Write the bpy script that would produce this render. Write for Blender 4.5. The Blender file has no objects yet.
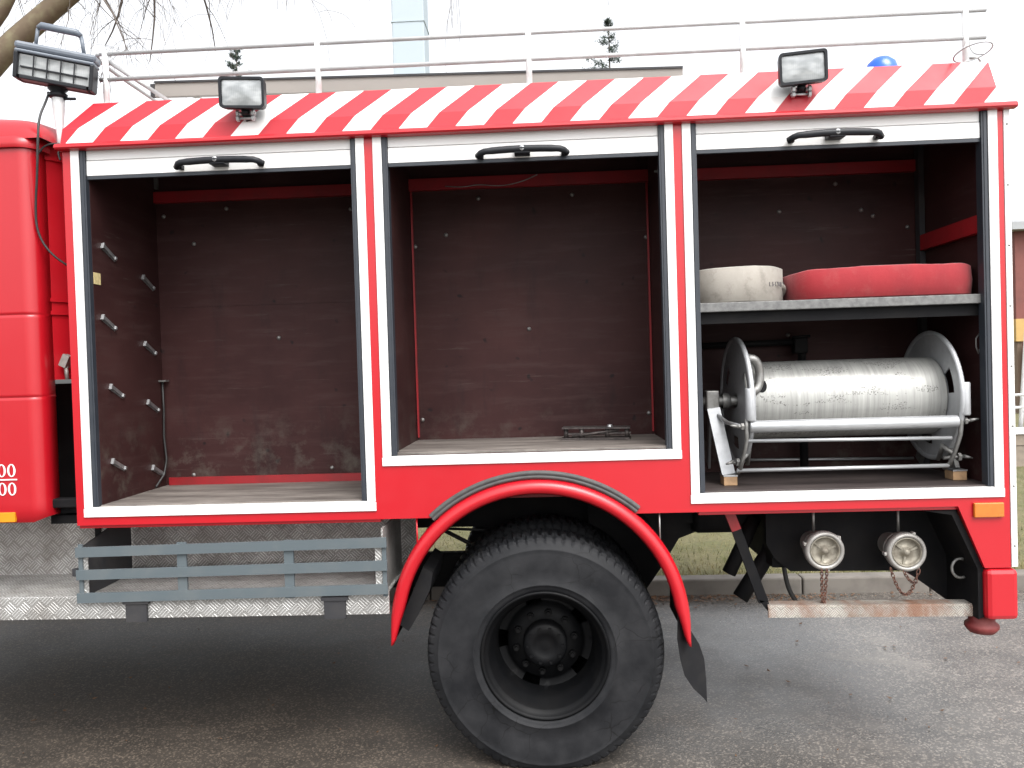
import bpy, bmesh, math, random
from mathutils import Vector, Matrix, noise
R = math.radians
rnd = random.Random(7)
scn = bpy.context.scene
col = scn.collection

# ------------------------------------------------------------------ materials
class NT:
    def __init__(s, name):
        s.m = bpy.data.materials.new(name); s.m.use_nodes = True
        s.t = s.m.node_tree; s.b = s.t.nodes['Principled BSDF']
        s.tc = s.t.nodes.new('ShaderNodeTexCoord')
    def n(s, typ, ins=None, **kw):
        nd = s.t.nodes.new('ShaderNode' + typ)
        for k, v in kw.items(): setattr(nd, k, v)
        for k, v in (ins or {}).items():
            s.put(nd.inputs[k], v)
        return nd
    def put(s, sock, v):
        if hasattr(v, 'is_linked') or hasattr(v, 'links'): s.t.links.new(v, sock)
        else:
            if isinstance(v, (tuple, list)) and len(v) == 3 and sock.type == 'RGBA': v = (*v, 1)
            sock.default_value = v
    def P(s, **kw):
        names = dict(col='Base Color', rough='Roughness', metal='Metallic', coat='Coat Weight', coatr='Coat Roughness',
                     normal='Normal', spec='Specular IOR Level', alpha='Alpha', trans='Transmission Weight', sheen='Sheen Weight')
        for k, v in kw.items(): s.put(s.b.inputs[names[k]], v)
        return s
    def obj(s): return s.tc.outputs['Object']
    def noise(s, scale, detail=4, rough=.55, vec=None, dist=0):
        return s.n('TexNoise', {'Vector': vec or s.obj(), 'Scale': scale, 'Detail': detail, 'Roughness': rough, 'Distortion': dist}).outputs['Fac']
    def ramp(s, fac, stops):
        nd = s.n('ValToRGB', {'Fac': fac}); cr = nd.color_ramp
        while len(cr.elements) < len(stops): cr.elements.new(.5)
        for e, (p, c) in zip(cr.elements, stops):
            e.position = p; e.color = (c, c, c, 1) if not isinstance(c, (tuple, list)) else (*c, 1)
        return nd.outputs['Color']
    def mix(s, fac, a, b, mode='MIX'):
        nd = s.n('Mix', data_type='RGBA', blend_type=mode)
        s.put(nd.inputs[0], fac); s.put(nd.inputs[6], a); s.put(nd.inputs[7], b)
        return nd.outputs[2]
    def math(s, op, a, b=0.0, c=None):
        nd = s.n('Math', operation=op); s.put(nd.inputs[0], a); s.put(nd.inputs[1], b)
        if c is not None: s.put(nd.inputs[2], c)
        return nd.outputs[0]
    def scale(s, vec3):
        return s.n('Mapping', {'Vector': s.obj(), 'Scale': vec3}).outputs['Vector']
    def bump(s, h, strength=.3, dist=.01):
        return s.n('Bump', {'Height': h, 'Strength': strength, 'Distance': dist}).outputs['Normal']

def paint(name, c, c2, rough=.32, coat=.6, dirt=.25, nscale=3.0, spec=.5):
    t = NT(name)
    a = t.noise(nscale, 5); f = t.ramp(a, [(.45, 0.0), (.8, 1.0)])
    cc = t.mix(t.math('MULTIPLY', f, dirt), c, c2)
    r = t.math('MULTIPLY_ADD', t.noise(11, 3), .2, rough - .1)
    bm_ = t.bump(t.noise(2.2, 2), .12, .02)
    return t.P(col=cc, rough=r, coat=coat, coatr=.12, normal=bm_, spec=spec).m

M = {}
M['red'] = paint('red_paint', (.43, .0050, .0125), (.35, .0065, .012), .34, .22)
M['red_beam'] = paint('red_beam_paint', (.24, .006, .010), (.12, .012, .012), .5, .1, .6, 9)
M['cabred'] = paint('red_cab_paint', (.39, .0055, .0125), (.33, .0065, .0125), .36, .25, .3, 2)
M['white'] = paint('white_paint', (.74, .74, .73), (.5, .48, .44), .4, .2, .3, 6)
M['white_tube'] = paint('white_tube_paint', (.72, .72, .72), (.45, .44, .42), .4, .2, .4, 15)
M['slat'] = paint('shutter_slat', (.76, .76, .75), (.62, .6, .56), .38, .1, .3, 5)
M['rail'] = paint('anodised_rail', (.024, .029, .038), (.042, .046, .053), .45, .0, .5, 14)
M['black'] = paint('black_plastic', (.012, .0135, .017), (.028, .029, .032), .45, .0, .6, 20, .3)
M['underbody'] = paint('underbody_black', (.006, .006, .007), (.018, .016, .0145), .7, .0, .6, 7, .15)
M['greyrack'] = paint('grey_rack_paint', (.088, .108, .118), (.13, .14, .14), .55, .0, .5, 8, .3)
M['darkplate'] = paint('dark_steel_plate', (.035, .035, .038), (.07, .065, .06), .55, 0, .6, 8, .25)
M['orange'] = paint('orange_plastic', (.5, .15, .012), (.42, .09, .01), .25, .5, .5, 30)
M['yellow'] = paint('amber_reflector', (.62, .25, .01), (.56, .21, .01), .3, .3, .4, 30)
M['rubber'] = paint('black_rubber', (.012, .012, .0135), (.026, .025, .024), .65, 0, .6, 12, .2)
M['seal'] = paint('grey_rubber_seal', (.075, .074, .073), (.04, .04, .04), .6, 0, .8, 25, .3)
M['blue'] = paint('blue_beacon_plastic', (.012, .10, .55), (.01, .07, .45), .25, .3, .2, 10)
M['roofwhite'] = paint('roof_sheet', (.6, .6, .58), (.4, .39, .37), .5, 0, .5, 2)
M['tag'] = paint('paper_tag', (.55, .45, .22), (.3, .24, .12), .8, 0, .9, 60)
M['cable'] = paint('black_cable', (.02, .02, .02), (.05, .045, .045), .5, 0, .5, 20)
M['bark'] = paint('tree_bark', (.14, .105, .07), (.22, .2, .12), .9, 0, 1.0, 9)
M['twig'] = paint('twig_bark', (.10, .085, .075), (.16, .14, .12), .9, 0, .8, 9)
M['wood'] = paint('pine_block', (.42, .26, .14), (.2, .13, .08), .8, 0, .9, 25)
M['spruce'] = paint('spruce_needles', (.045, .07, .055), (.075, .085, .065), .7, 0, .9, 3)
M['tower'] = paint('haze_faded_tower', (.40, .455, .50), (.37, .43, .475), .8, 0, .4, .4, .1)  # haze over the far tower put into its pale bluish colour
M['concrete'] = paint('kerb_concrete', (.15, .137, .12), (.085, .077, .068), .85, 0, .9, 6)
M['timber'] = paint('red_brown_timber', (.17, .052, .042), (.12, .04, .033), .7, 0, .8, 3)
M['house_yellow'] = paint('ochre_band', (.45, .29, .10), (.36, .23, .09), .7, 0, .6, 3)
M['house_cream'] = paint('cream_render', (.20, .14, .10), (.15, .11, .08), .8, 0, .6, 3)
M['house_roof'] = paint('grey_roof_sheet', (.3, .31, .32), (.22, .22, .23), .6, 0, .6, 3)
M['window'] = paint('dark_window', (.03, .035, .04), (.02, .02, .02), .08, .5, .2, 2)
M['planks'] = paint('weathered_planks', (.24, .2, .16), (.13, .11, .09), .85, 0, .9, 7)
M['leaf'] = paint('fallen_leaf', (.13, .065, .03), (.05, .03, .02), .8, 0, 1.0, 12)
M['leafgreen'] = M['leaf']

def metal(name, c, c2, rough, bumpy=0, scl=(1, 1, 1), ns=20, metal_=.9):
    t = NT(name); v = t.scale(scl)
    a = t.noise(ns, 6, .6, v); f = t.ramp(a, [(.35, 0.0), (.7, 1.0)])
    t.P(col=t.mix(f, c, c2), metal=metal_, rough=t.math('MULTIPLY_ADD', a, .3, rough - .1))
    if bumpy: t.P(normal=t.bump(a, bumpy, .004))
    return t.m
M['steel'] = metal('galvanised_steel', (.55, .56, .57), (.36, .36, .36), .42, .1)
M['zinc'] = metal('dull_zinc', (.34, .34, .33), (.2, .19, .18), .5, .2)
M['silver'] = metal('silver_paint', (.47, .48, .495), (.40, .41, .42), .42, .05, metal_=.45)
M['roller'] = metal('polished_roller', (.50, .51, .52), (.38, .39, .40), .32, 0, (1, 9, 9), 12, .55)
M['ladder'] = paint('dull_ladder_aluminium', (.27, .25, .23), (.21, .195, .18), .65, 0, .5, 3, .2)
M['alu'] = metal('weathered_aluminium', (.42, .41, .39), (.26, .245, .225), .48, .2, (1, 1, 1), 16, .6)
M['rust'] = metal('rusty_iron', (.16, .07, .045), (.07, .045, .04), .75, .4, (1, 1, 1), 40, .3)
M['ironplate'] = metal('worn_iron', (.10, .085, .08), (.035, .03, .03), .5, .3, (1, 1, 1), 40, .6)
M['shelf'] = metal('worn_shelf_edge', (.19, .19, .185), (.11, .11, .11), .6, .2, (1, 1, 1), 40, .3)

def mk_drum():
    t = NT('worn_drum_metal'); v = t.scale((26, 1.2, 1.2))
    a = t.noise(3, 6, .65, v); b = t.noise(9, 5)
    v2 = t.scale((5, 40, 40)); c = t.noise(6, 3, .5, v2)
    f = t.ramp(a, [(.35, 0.0), (.7, 1.0)])
    cc = t.mix(f, (.30, .30, .285), (.44, .44, .42))
    sp = t.ramp(t.math('MULTIPLY', t.noise(150, 3, .6), t.ramp(t.noise(7, 3, .5, t.scale((1, 1, 4))), [(.45, 0.2), (.60, 1.0)])), [(.53, 0.0), (.60, 1.0)])
    cc = t.mix(t.math('MULTIPLY', sp, .75), cc, (.06, .055, .05))
    t.P(col=cc, metal=.35, rough=t.math('MULTIPLY_ADD', a, .25, .3), normal=t.bump(a, .12, .003)); return t.m
M['drum'] = mk_drum()

def mk_ply():
    t = NT('film_faced_plywood')
    big = t.noise(1.6, 6, .6); str_ = t.noise(3, 5, .6, t.scale((1.0, 1, 7)))
    cc = t.mix(t.ramp(big, [(.35, 0.0), (.7, 1.0)]), (.027, .0105, .0105), (.050, .0205, .0195))
    cc = t.mix(t.math('MULTIPLY', t.ramp(str_, [(.5, 0.0), (.75, 1.0)]), .5), cc, (.062, .035, .033))
    # knocks and stains: scattered dark blotches with their own shape
    vo = t.n('TexVoronoi', {'Vector': t.mix(.06, t.obj(), t.n('TexNoise', {'Vector': t.obj(), 'Scale': 14.0}).outputs['Color']), 'Scale': 9.0, 'Randomness': 1.0}).outputs['Distance']
    sp = t.ramp(vo, [(.06, 1.0), (.14, 0.0)])
    msk = t.ramp(t.noise(2.6, 3), [(.42, 0.0), (.52, 1.0)])
    cc = t.mix(t.math('MULTIPLY', t.math('MULTIPLY', sp, msk), .8), cc, (.012, .009, .01))
    sc = t.ramp(t.noise(2.5, 8, .75, t.scale((.6, 1, 14))), [(.62, 0.0), (.70, 1.0)])
    cc = t.mix(t.math('MULTIPLY', sc, .3), cc, (.12, .10, .09))
    zz = t.n('SeparateXYZ', {'Vector': t.obj()}).outputs['Z']
    low = t.n('MapRange', {'Value': zz, 'From Min': 1.40, 'From Max': 1.72, 'To Min': 1.0, 'To Max': 0.0}).outputs[0]
    dust = t.math('MULTIPLY', t.math('MULTIPLY', t.ramp(t.noise(6, 6, .7), [(.50, 0.0), (.68, 1.0)]), low), .55)
    cc = t.mix(dust, cc, (.10, .09, .075))
    wp = t.ramp(t.noise(1.9, 7, .7, t.scale((3.2, 1, .8))), [(.56, 0.0), (.74, .5)])
    cc = t.mix(wp, cc, (.014, .010, .011))
    t.P(col=cc, rough=t.math('MULTIPLY_ADD', big, .3, .38), spec=.14, normal=t.bump(t.noise(120, 2), .08, .002)); return t.m
M['ply'] = mk_ply()

def mk_floor():
    t = NT('worn_locker_floor')
    a = t.noise(2.2, 7, .65, t.scale((1, 5, 1))); b = t.noise(9, 6, .7, t.scale((.6, 4, 1)))
    cc = t.mix(t.ramp(a, [(.35, 0.0), (.68, 1.0)]), (.085, .072, .064), (.215, .19, .17))
    cc = t.mix(t.ramp(b, [(.5, 0.0), (.7, .7)]), cc, (.055, .042, .036))
    t.P(col=cc, rough=.62, normal=t.bump(b, .2, .004)); return t.m
M['floor'] = mk_floor()
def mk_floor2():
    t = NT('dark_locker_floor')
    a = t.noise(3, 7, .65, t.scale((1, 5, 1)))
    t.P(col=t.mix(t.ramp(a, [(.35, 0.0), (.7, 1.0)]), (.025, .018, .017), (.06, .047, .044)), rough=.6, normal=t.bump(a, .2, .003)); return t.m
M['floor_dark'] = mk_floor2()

def mk_checker(name, c1, c2, dirt, cell=.050):
    """five-bar tread plate: groups of short raised bars whose direction alternates"""
    t = NT(name)
    sx = t.n('SeparateXYZ', {'Vector': t.obj()})
    x = sx.outputs['X']; v = t.math('ADD', sx.outputs['Z'], sx.outputs['Y'])
    S = 1 / cell
    p = t.math('MULTIPLY', t.math('ADD', x, v), .7071 * S); q = t.math('MULTIPLY', t.math('SUBTRACT', x, v), .7071 * S)
    fp = t.math('FRACT', t.math('ADD', p, 500.0)); fq = t.math('FRACT', t.math('ADD', q, 500.0))
    par = t.math('MODULO', t.math('ADD', t.math('FLOOR', t.math('ADD', p, 500.0)), t.math('FLOOR', t.math('ADD', q, 500.0))), 2.0)
    def bars(along, across):
        s_ = t.math('SINE', t.math('MULTIPLY', across, 6.2832 * 4))
        h = t.n('MapRange', {'Value': s_, 'From Min': -.1, 'From Max': .7}).outputs[0]
        e = t.n('MapRange', {'Value': t.math('ABSOLUTE', t.math('SUBTRACT', along, .5)), 'From Min': .38, 'From Max': .47, 'To Min': 1.0, 'To Max': 0.0}).outputs[0]
        return t.math('MULTIPLY', h, e)
    A = bars(fp, fq); B = bars(fq, fp)
    h = t.math('ADD', t.math('MULTIPLY', A, par), t.math('MULTIPLY', B, t.math('SUBTRACT', 1.0, par)))
    d = t.noise(7, 6, .65); d2 = t.noise(2.3, 4)
    cc = t.mix(h, c1, c2)
    cc = t.mix(t.math('MULTIPLY', t.ramp(d, [(.42, 0.0), (.66, 1.0)]), dirt), cc, (.09, .075, .06))
    cc = t.mix(t.math('MULTIPLY', t.ramp(d2, [(.5, 0.0), (.75, 1.0)]), dirt * .8), cc, (.15, .12, .095))
    t.P(col=cc, metal=.45, rough=t.math('MULTIPLY_ADD', d, .35, .3), normal=t.bump(h, .55, .004)); return t.m
M['checker'] = mk_checker('tread_plate', (.36, .355, .34), (.62, .615, .60), .35)
M['checker_dirty'] = mk_checker('dirty_tread_plate', (.31, .295, .28), (.58, .565, .545), .5)
def mk_rusty_checker():
    m = mk_checker('rust_stained_tread_plate', (.34, .315, .28), (.62, .59, .54), .45, .034)
    nt = m.node_tree; b = nt.nodes['Principled BSDF']; old = b.inputs['Base Color'].links[0].from_socket
    t = NT.__new__(NT); t.m = m; t.t = nt; t.b = b; t.tc = next(n for n in nt.nodes if n.type == 'TEX_COORD')
    f = t.ramp(t.noise(5, 6, .7, t.scale((1, .5, .5))), [(.44, 0.0), (.62, 1.0)])
    t.P(col=t.mix(t.math('MULTIPLY', f, .8), old, (.24, .10, .05))); return m
M['checker_rust'] = mk_rusty_checker()

def mk_tyre():
    t = NT('tyre_rubber')
    a = t.noise(5, 6, .65); b = t.noise(45, 3)
    cc = t.mix(t.ramp(a, [(.38, 0.0), (.72, 1.0)]), (.0075, .008, .0095), (.023, .0232, .025))
    vo = t.n('TexVoronoi', {'Vector': t.mix(.1, t.obj(), t.n('TexNoise', {'Vector': t.obj(), 'Scale': 8.0}).outputs['Color']), 'Scale': 9.0}, feature='DISTANCE_TO_EDGE').outputs['Distance']
    ck = t.math('MULTIPLY', t.ramp(vo, [(.0, 1.0), (.022, 0.0)]), t.ramp(t.noise(2.6, 2), [(.5, 0.0), (.58, 1.0)]))
    cc = t.mix(t.math('MULTIPLY', ck, .85), cc, (.004, .004, .004))
    t.P(col=cc, rough=t.math('MULTIPLY_ADD', a, .35, .45), spec=.22, normal=t.bump(t.math('SUBTRACT', b, ck), .12, .003)); return t.m
M['tyre'] = mk_tyre()
M['rim'] = paint('black_rim_paint', (.0026, .0028, .0034), (.0065, .006, .006), .55, .0, .7, 9, .16)

def mk_lens():
    t = NT('ribbed_lamp_glass')
    w = t.n('TexWave', {'Vector': t.scale((1, 1, 1)), 'Scale': 38.0, 'Distortion': .4, 'Detail': 1.0}, wave_type='BANDS', bands_direction='X').outputs['Fac']
    cl = t.mix(t.ramp(t.noise(13, 2, .5, t.scale((1, 1, 2))), [(.38, 0.0), (.66, 1.0)]), (.26, .275, .28), (.44, .455, .46))
    t.P(col=cl, metal=.15, rough=.22, coat=.5, coatr=.06, normal=t.bump(w, .10, .002)); return t.m
M['lens'] = mk_lens()

def mk_hose(name, c, c2, c3):
    t = NT(name)
    a = t.noise(4, 5, .6, t.scale((1.5, 1.5, 1))); b = t.noise(13, 6, .7)
    w = t.n('TexWave', {'Vector': t.obj(), 'Scale': 90.0, 'Distortion': .6}, wave_type='BANDS', bands_direction='Z').outputs['Fac']
    cc = t.mix(t.ramp(a, [(.4, 0.0), (.7, 1.0)]), c, c2)
    cc = t.mix(t.math('MULTIPLY', t.ramp(b, [(.52, 0.0), (.72, 1.0)]), .6), cc, c3)
    t.P(col=cc, rough=.85, sheen=.2, normal=t.bump(t.math('ADD', t.math('MULTIPLY', w, .4), b), .5, .008)); return t.m
M['hose_white'] = mk_hose('white_canvas', (.37, .34, .30), (.28, .255, .22), (.13, .115, .095))
M['hose_red'] = mk_hose('red_canvas', (.32, .013, .020), (.25, .010, .017), (.32, .05, .05))
M['ink'] = paint('faded_ink', (.12, .11, .11), (.2, .19, .18), .9, 0, .8, 90)
M['ink_red'] = paint('faded_ink_on_red', (.16, .03, .035), (.3, .03, .035), .9, 0, .8, 90)

def mk_asphalt():
    t = NT('wet_asphalt')
    vo = t.n('TexVoronoi', {'Vector': t.obj(), 'Scale': 120.0, 'Randomness': 1.0})
    big = t.noise(.55, 5, .6); mid = t.noise(2.6, 6, .65, t.scale((1, 1.6, 1)))
    fine = t.noise(160, 3, .7)
    base = t.mix(t.ramp(mid, [(.35, 0.0), (.7, 1.0)]), (.024, .021, .018), (.044, .039, .034))
    cellv = t.n('SeparateColor', {'Color': vo.outputs['Color']}).outputs[0]
    base = t.mix(t.ramp(cellv, [(.70, 0.0), (.95, .7)]), base, (.125, .108, .09))
    base = t.mix(t.ramp(fine, [(.3, .55), (.5, 0.0)]), base, (.014, .013, .013))
    wet = t.ramp(t.math('ADD', t.math('MULTIPLY', big, .6), t.math('MULTIPLY', mid, .4)), [(.40, 1.0), (.60, 0.0)])
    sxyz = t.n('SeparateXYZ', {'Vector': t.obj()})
    left_shade = t.math('MULTIPLY_ADD', sxyz.outputs['X'], -.45, t.math('MULTIPLY_ADD', t.noise(.8, 5, .6), 1.6, -.30))  # truck shade painted into the asphalt, growing towards the left
    left_shade = t.n('MapRange', {'Value': left_shade, 'From Min': -.5, 'From Max': .8}, interpolation_type='SMOOTHSTEP').outputs[0]
    base = t.mix(left_shade, t.mix(1.0, base, (2.9, 3.0, 3.1), 'MULTIPLY'), t.mix(1.0, base, (1.35, 1.24, 1.14), 'MULTIPLY'))  # painted tones: light grey sky sheen at right, dark brown shade at left
    base = t.mix(t.math('MULTIPLY', wet, .35), base, (.018, .017, .016))
    rough = t.math('ADD', t.math('MULTIPLY_ADD', wet, -.12, .29), t.math('MULTIPLY', left_shade, .38))
    h = t.math('ADD', t.math('MULTIPLY', vo.outputs['Distance'], -.8), t.math('MULTIPLY', fine, .7))
    t.P(col=base, rough=rough, spec=t.math('MULTIPLY_ADD', left_shade, -.4, .75), normal=t.bump(h, .25, .004)); return t.m
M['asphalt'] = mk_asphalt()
def mk_ground():
    t = NT('winter_turf_soil')
    a = t.noise(3, 7, .7); b = t.noise(30, 4, .7)
    cc = t.mix(t.ramp(a, [(.35, 0.0), (.65, 1.0)]), (.10, .105, .035), (.17, .15, .075))
    cc = t.mix(t.ramp(b, [(.4, .5), (.6, 0.0)]), cc, (.05, .045, .025))
    t.P(col=cc, rough=.95, normal=t.bump(b, .6, .02)); return t.m
M['turf'] = mk_ground()
def mk_grass():
    t = NT('grass_blades')
    r = t.n('ObjectInfo').outputs['Random']; a = t.noise(2.5, 4); b = t.noise(40, 1)
    cc = t.mix(t.ramp(a, [(.4, 0.0), (.62, 1.0)]), (.10, .115, .028), (.24, .20, .085))
    cc = t.mix(t.ramp(b, [(.45, 0.0), (.6, .8)]), cc, (.22, .19, .10))
    t.P(col=cc, rough=.7); return t.m
M['grass'] = mk_grass()

# ------------------------------------------------------------------ mesh builder
class MB:
    def __init__(s): s.v = []; s.f = []; s.mi = []; s.sm = []
    def add(s, vs, fs, mi=0, smooth=False):
        o = len(s.v); s.v += [tuple(v) for v in vs]
        for f in fs: s.f.append(tuple(i + o for i in f)); s.mi.append(mi); s.sm.append(smooth)
        return s
    def box(s, a, b, mi=0, rot=None, c=None, bev=0):
        x0, y0, z0 = a; x1, y1, z1 = b
        if bev:
            bm = bmesh.new(); bmesh.ops.create_cube(bm, size=1)
            bmesh.ops.scale(bm, vec=(x1 - x0, y1 - y0, z1 - z0), verts=bm.verts)
            bmesh.ops.translate(bm, vec=((x0 + x1) / 2, (y0 + y1) / 2, (z0 + z1) / 2), verts=bm.verts)
            bmesh.ops.bevel(bm, geom=bm.edges[:], offset=bev, segments=2, affect='EDGES', profile=.5)
            bm.verts.index_update(); vs = [v.co.copy() for v in bm.verts]; fs = [[v.index for v in f.verts] for f in bm.faces]; bm.free()
        else:
            vs = [Vector(p) for p in [(x0, y0, z0), (x1, y0, z0), (x1, y1, z0), (x0, y1, z0), (x0, y0, z1), (x1, y0, z1), (x1, y1, z1), (x0, y1, z1)]]
            fs = [(0, 3, 2, 1), (4, 5, 6, 7), (0, 1, 5, 4), (1, 2, 6, 5), (2, 3, 7, 6), (3, 0, 4, 7)]
        if rot is not None:
            cc = Vector(c) if c else Vector(((x0 + x1) / 2, (y0 + y1) / 2, (z0 + z1) / 2))
            vs = [cc + rot @ (v - cc) for v in vs]
        return s.add(vs, fs, mi)
    def tube(s, pts, r, n=10, mi=0, caps=True, smooth=True, closed=False):
        pts = [Vector(p) for p in pts]; k = len(pts)
        rs = r if isinstance(r, (list, tuple)) else [r] * k
        vs = []; up = None
        for i, p in enumerate(pts):
            if closed: d = pts[(i + 1) % k] - pts[i - 1]
            else: d = pts[min(i + 1, k - 1)] - pts[max(i - 1, 0)]
            d = d.normalized() if d.length > 1e-9 else Vector((0, 0, 1))
            if up is None:
                a = Vector((0, 0, 1)) if abs(d.z) < .9 else Vector((1, 0, 0)); up = (a - d * a.dot(d)).normalized()
            else:
                up = up - d * up.dot(d); up = up.normalized() if up.length > 1e-6 else d.orthogonal().normalized()
            w = d.cross(up)
            for j in range(n):
                t = 2 * math.pi * j / n; vs.append(p + (up * math.cos(t) + w * math.sin(t)) * rs[i])
        fs = []
        for i in range(k if closed else k - 1):
            i2 = (i + 1) % k
            for j in range(n):
                j2 = (j + 1) % n; fs.append((i * n + j, i * n + j2, i2 * n + j2, i2 * n + j))
        s.add(vs, fs, mi, smooth)
        if caps and not closed:
            s.add(vs[:n], [tuple(range(n))[::-1]], mi); s.add(vs[-n:], [tuple(range(n))], mi)
        return s
    def bar(s, p, q, w, h, mi=0, up=(0, 1, 0)):
        p, q = Vector(p), Vector(q); d = (q - p).normalized(); u = Vector(up); u = (u - d * u.dot(d)).normalized(); v = d.cross(u)
        vs = []
        for c in (p, q):
            for a, b in ((-1, -1), (1, -1), (1, 1), (-1, 1)): vs.append(c + u * (a * h / 2) + v * (b * w / 2))
        return s.add(vs, [(0, 1, 2, 3), (7, 6, 5, 4), (0, 4, 5, 1), (1, 5, 6, 2), (2, 6, 7, 3), (3, 7, 4, 0)], mi)
    def lathe(s, prof, n=48, c=(0, 0, 0), axis='y', mi=0, smooth=True, mod=None, closed_prof=False):
        """prof: (radius, along) pairs; axis y or x or z"""
        vs = []
        for k in range(n):
            t = 2 * math.pi * k / n
            for i, (r, a) in enumerate(prof):
                if mod: r, a = mod(i, k, r, a)
                u, w = r * math.cos(t), r * math.sin(t)
                p = {'y': (u, a, w), 'x': (a, u, w), 'z': (u, w, a)}[axis]
                vs.append((c[0] + p[0], c[1] + p[1], c[2] + p[2]))
        m = len(prof); fs = []
        for k in range(n):
            k2 = (k + 1) % n
            for i in range(m if closed_prof else m - 1):
                i2 = (i + 1) % m; fs.append((k * m + i, k * m + i2, k2 * m + i2, k2 * m + i))
        return s.add(vs, fs, mi, smooth)
    def prism(s, poly, y0, y1, mi=0):
        """polygon in x,z extruded in y"""
        n = len(poly); vs = [(x, y0, z) for x, z in poly] + [(x, y1, z) for x, z in poly]
        fs = [tuple(range(n)), tuple(range(2 * n - 1, n - 1, -1))] + [(i, i + n, (i + 1) % n + n, (i + 1) % n) for i in range(n)]
        return s.add(vs, fs, mi)
    def build(s, name, mats, parent=None, fixn=True, sub=0, bevel=0):
        me = bpy.data.meshes.new(name)
        me.from_pydata(s.v, [], s.f)
        if not isinstance(mats, (list, tuple)): mats = [mats]
        for m in mats: me.materials.append(m)
        for p, mi, sm in zip(me.polygons, s.mi, s.sm): p.material_index = mi; p.use_smooth = sm
        if fixn:
            bm = bmesh.new(); bm.from_mesh(me); bmesh.ops.remove_doubles(bm, verts=bm.verts, dist=1e-6)
            bmesh.ops.recalc_face_normals(bm, faces=bm.faces); bm.to_mesh(me); bm.free()
        o = bpy.data.objects.new(name, me); col.objects.link(o)
        if parent is not None: attach(o, parent)
        if bevel:
            b = o.modifiers.new('bevel', 'BEVEL'); b.width = bevel; b.segments = 2; b.limit_method = 'ANGLE'; b.angle_limit = R(40)
        return o

def smooth(p, it=3):
    p = [Vector(q_) for q_ in p]
    for _ in range(it):
        o = [p[0]]
        for a, b in zip(p, p[1:]): o += [a.lerp(b, .25), a.lerp(b, .75)]
        p = o + [p[-1]]
    return p
def attach(o, parent):
    """keep world coordinates: parents are unrotated"""
    o.parent = parent
    w = Vector((0, 0, 0)); p = parent
    while p is not None: w += p.location; p = p.parent
    o.location = o.location - w
def empty(name, loc):
    o = bpy.data.objects.new(name, None); col.objects.link(o); o.location = loc; return o
def tag(o, label=None, cat=None, group=None, kind=None):
    if label: o['label'] = label
    if cat: o['category'] = cat
    if group: o['group'] = group
    if kind: o['kind'] = kind
    return o
def copy_tree(o, parent=None, off=(0, 0, 0)):
    c = o.copy(); col.objects.link(c)
    if parent is not None: c.parent = parent
    c.location = o.location + Vector(off)
    for ch in list(o.children): copy_tree(ch, c)
    return c
def fill_outline(outer, holes):
    """flat x,z outline with holes -> verts, faces"""
    bm = bmesh.new(); es = []
    for loop in [outer] + holes:
        vs = [bm.verts.new((x, 0, z)) for x, z in loop]
        es += [bm.edges.new((vs[i], vs[(i + 1) % len(vs)])) for i in range(len(vs))]
    bmesh.ops.triangle_fill(bm, edges=es, use_beauty=True, use_dissolve=False)
    bm.verts.index_update(); v = [q.co.copy() for q in bm.verts]; f = [[q.index for q in fc.verts] for fc in bm.faces]; bm.free(); return v, f
def hexnut(mb, c, axis, r, h, mi=0):
    a = Vector(axis).normalized(); u = a.orthogonal().normalized(); w = a.cross(u); c = Vector(c)
    vs = [c + (u * math.cos(k * math.pi / 3) + w * math.sin(k * math.pi / 3)) * r + a * t for t in (0, h) for k in range(6)]
    mb.add(vs, [tuple(range(6)), tuple(range(11, 5, -1))] + [(k, (k + 1) % 6, (k + 1) % 6 + 6, k + 6) for k in range(6)], mi)

# ------------------------------------------------------------------ the truck
truck = empty('fire_truck', (0, 1.15, 0))
tag(truck, 'red and white fire truck with three open equipment lockers, parked on the wet asphalt', 'fire truck')
XL, XR, ZB, ZT = -2.251, 2.066, 1.182, 2.957
LK = [  # outer left, inner left, inner right, outer right, outer bottom, inner bottom, floor, wall left, wall right
    (-2.210, -2.170, -.855, -.815, 1.222, 1.264, 1.275, -2.142, -.862),
    (-.775, -.734, .565, .604, 1.430, 1.471, 1.490, -.722, .575),
    (.644, .683, 1.998, 2.039, 1.222, 1.264, 1.275, .676, 2.008)]
YB = .66
AC = (-.068, .625)                       # wheel arch centre
def arch_r(t): return .696 + .032 * max(0, math.sin(t))

# side panel with the three openings and the wheel arch cut out of it
outer = [(XL, ZT), (XL, ZB)]
n = 26
a0 = math.acos(.46 / .70); 
for k in range(n + 1):
    t = math.pi - a0 + .05 - (math.pi - 2 * a0 + .1) * k / n
    r = arch_r(t) - .012
    z = AC[1] + r * math.sin(t)
    if z > ZB: outer.append((AC[0] + r * math.cos(t), z))
outer[2] = (outer[2][0], ZB); outer[-1] = (outer[-1][0], ZB)
outer += [(1.838, ZB), (1.951, .90), (XR, .90), (XR, ZT)]
holes = [[(a[1] - .006, ZT - .002), (a[2] + .006, ZT - .002), (a[2] + .006, a[5] - .006), (a[1] - .006, a[5] - .006)] for a in LK]
v, f = fill_outline(outer, holes)
mb = MB()
mb.add([(p.x, 0, p.z) for p in v], f)
side = mb.build('side_panel', M['red'], truck, fixn=True)
for p in side.data.polygons:
    if p.normal.y > 0: p.flip()
so = side.modifiers.new('thickness', 'SOLIDIFY'); so.thickness = .02; so.offset = -1

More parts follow.
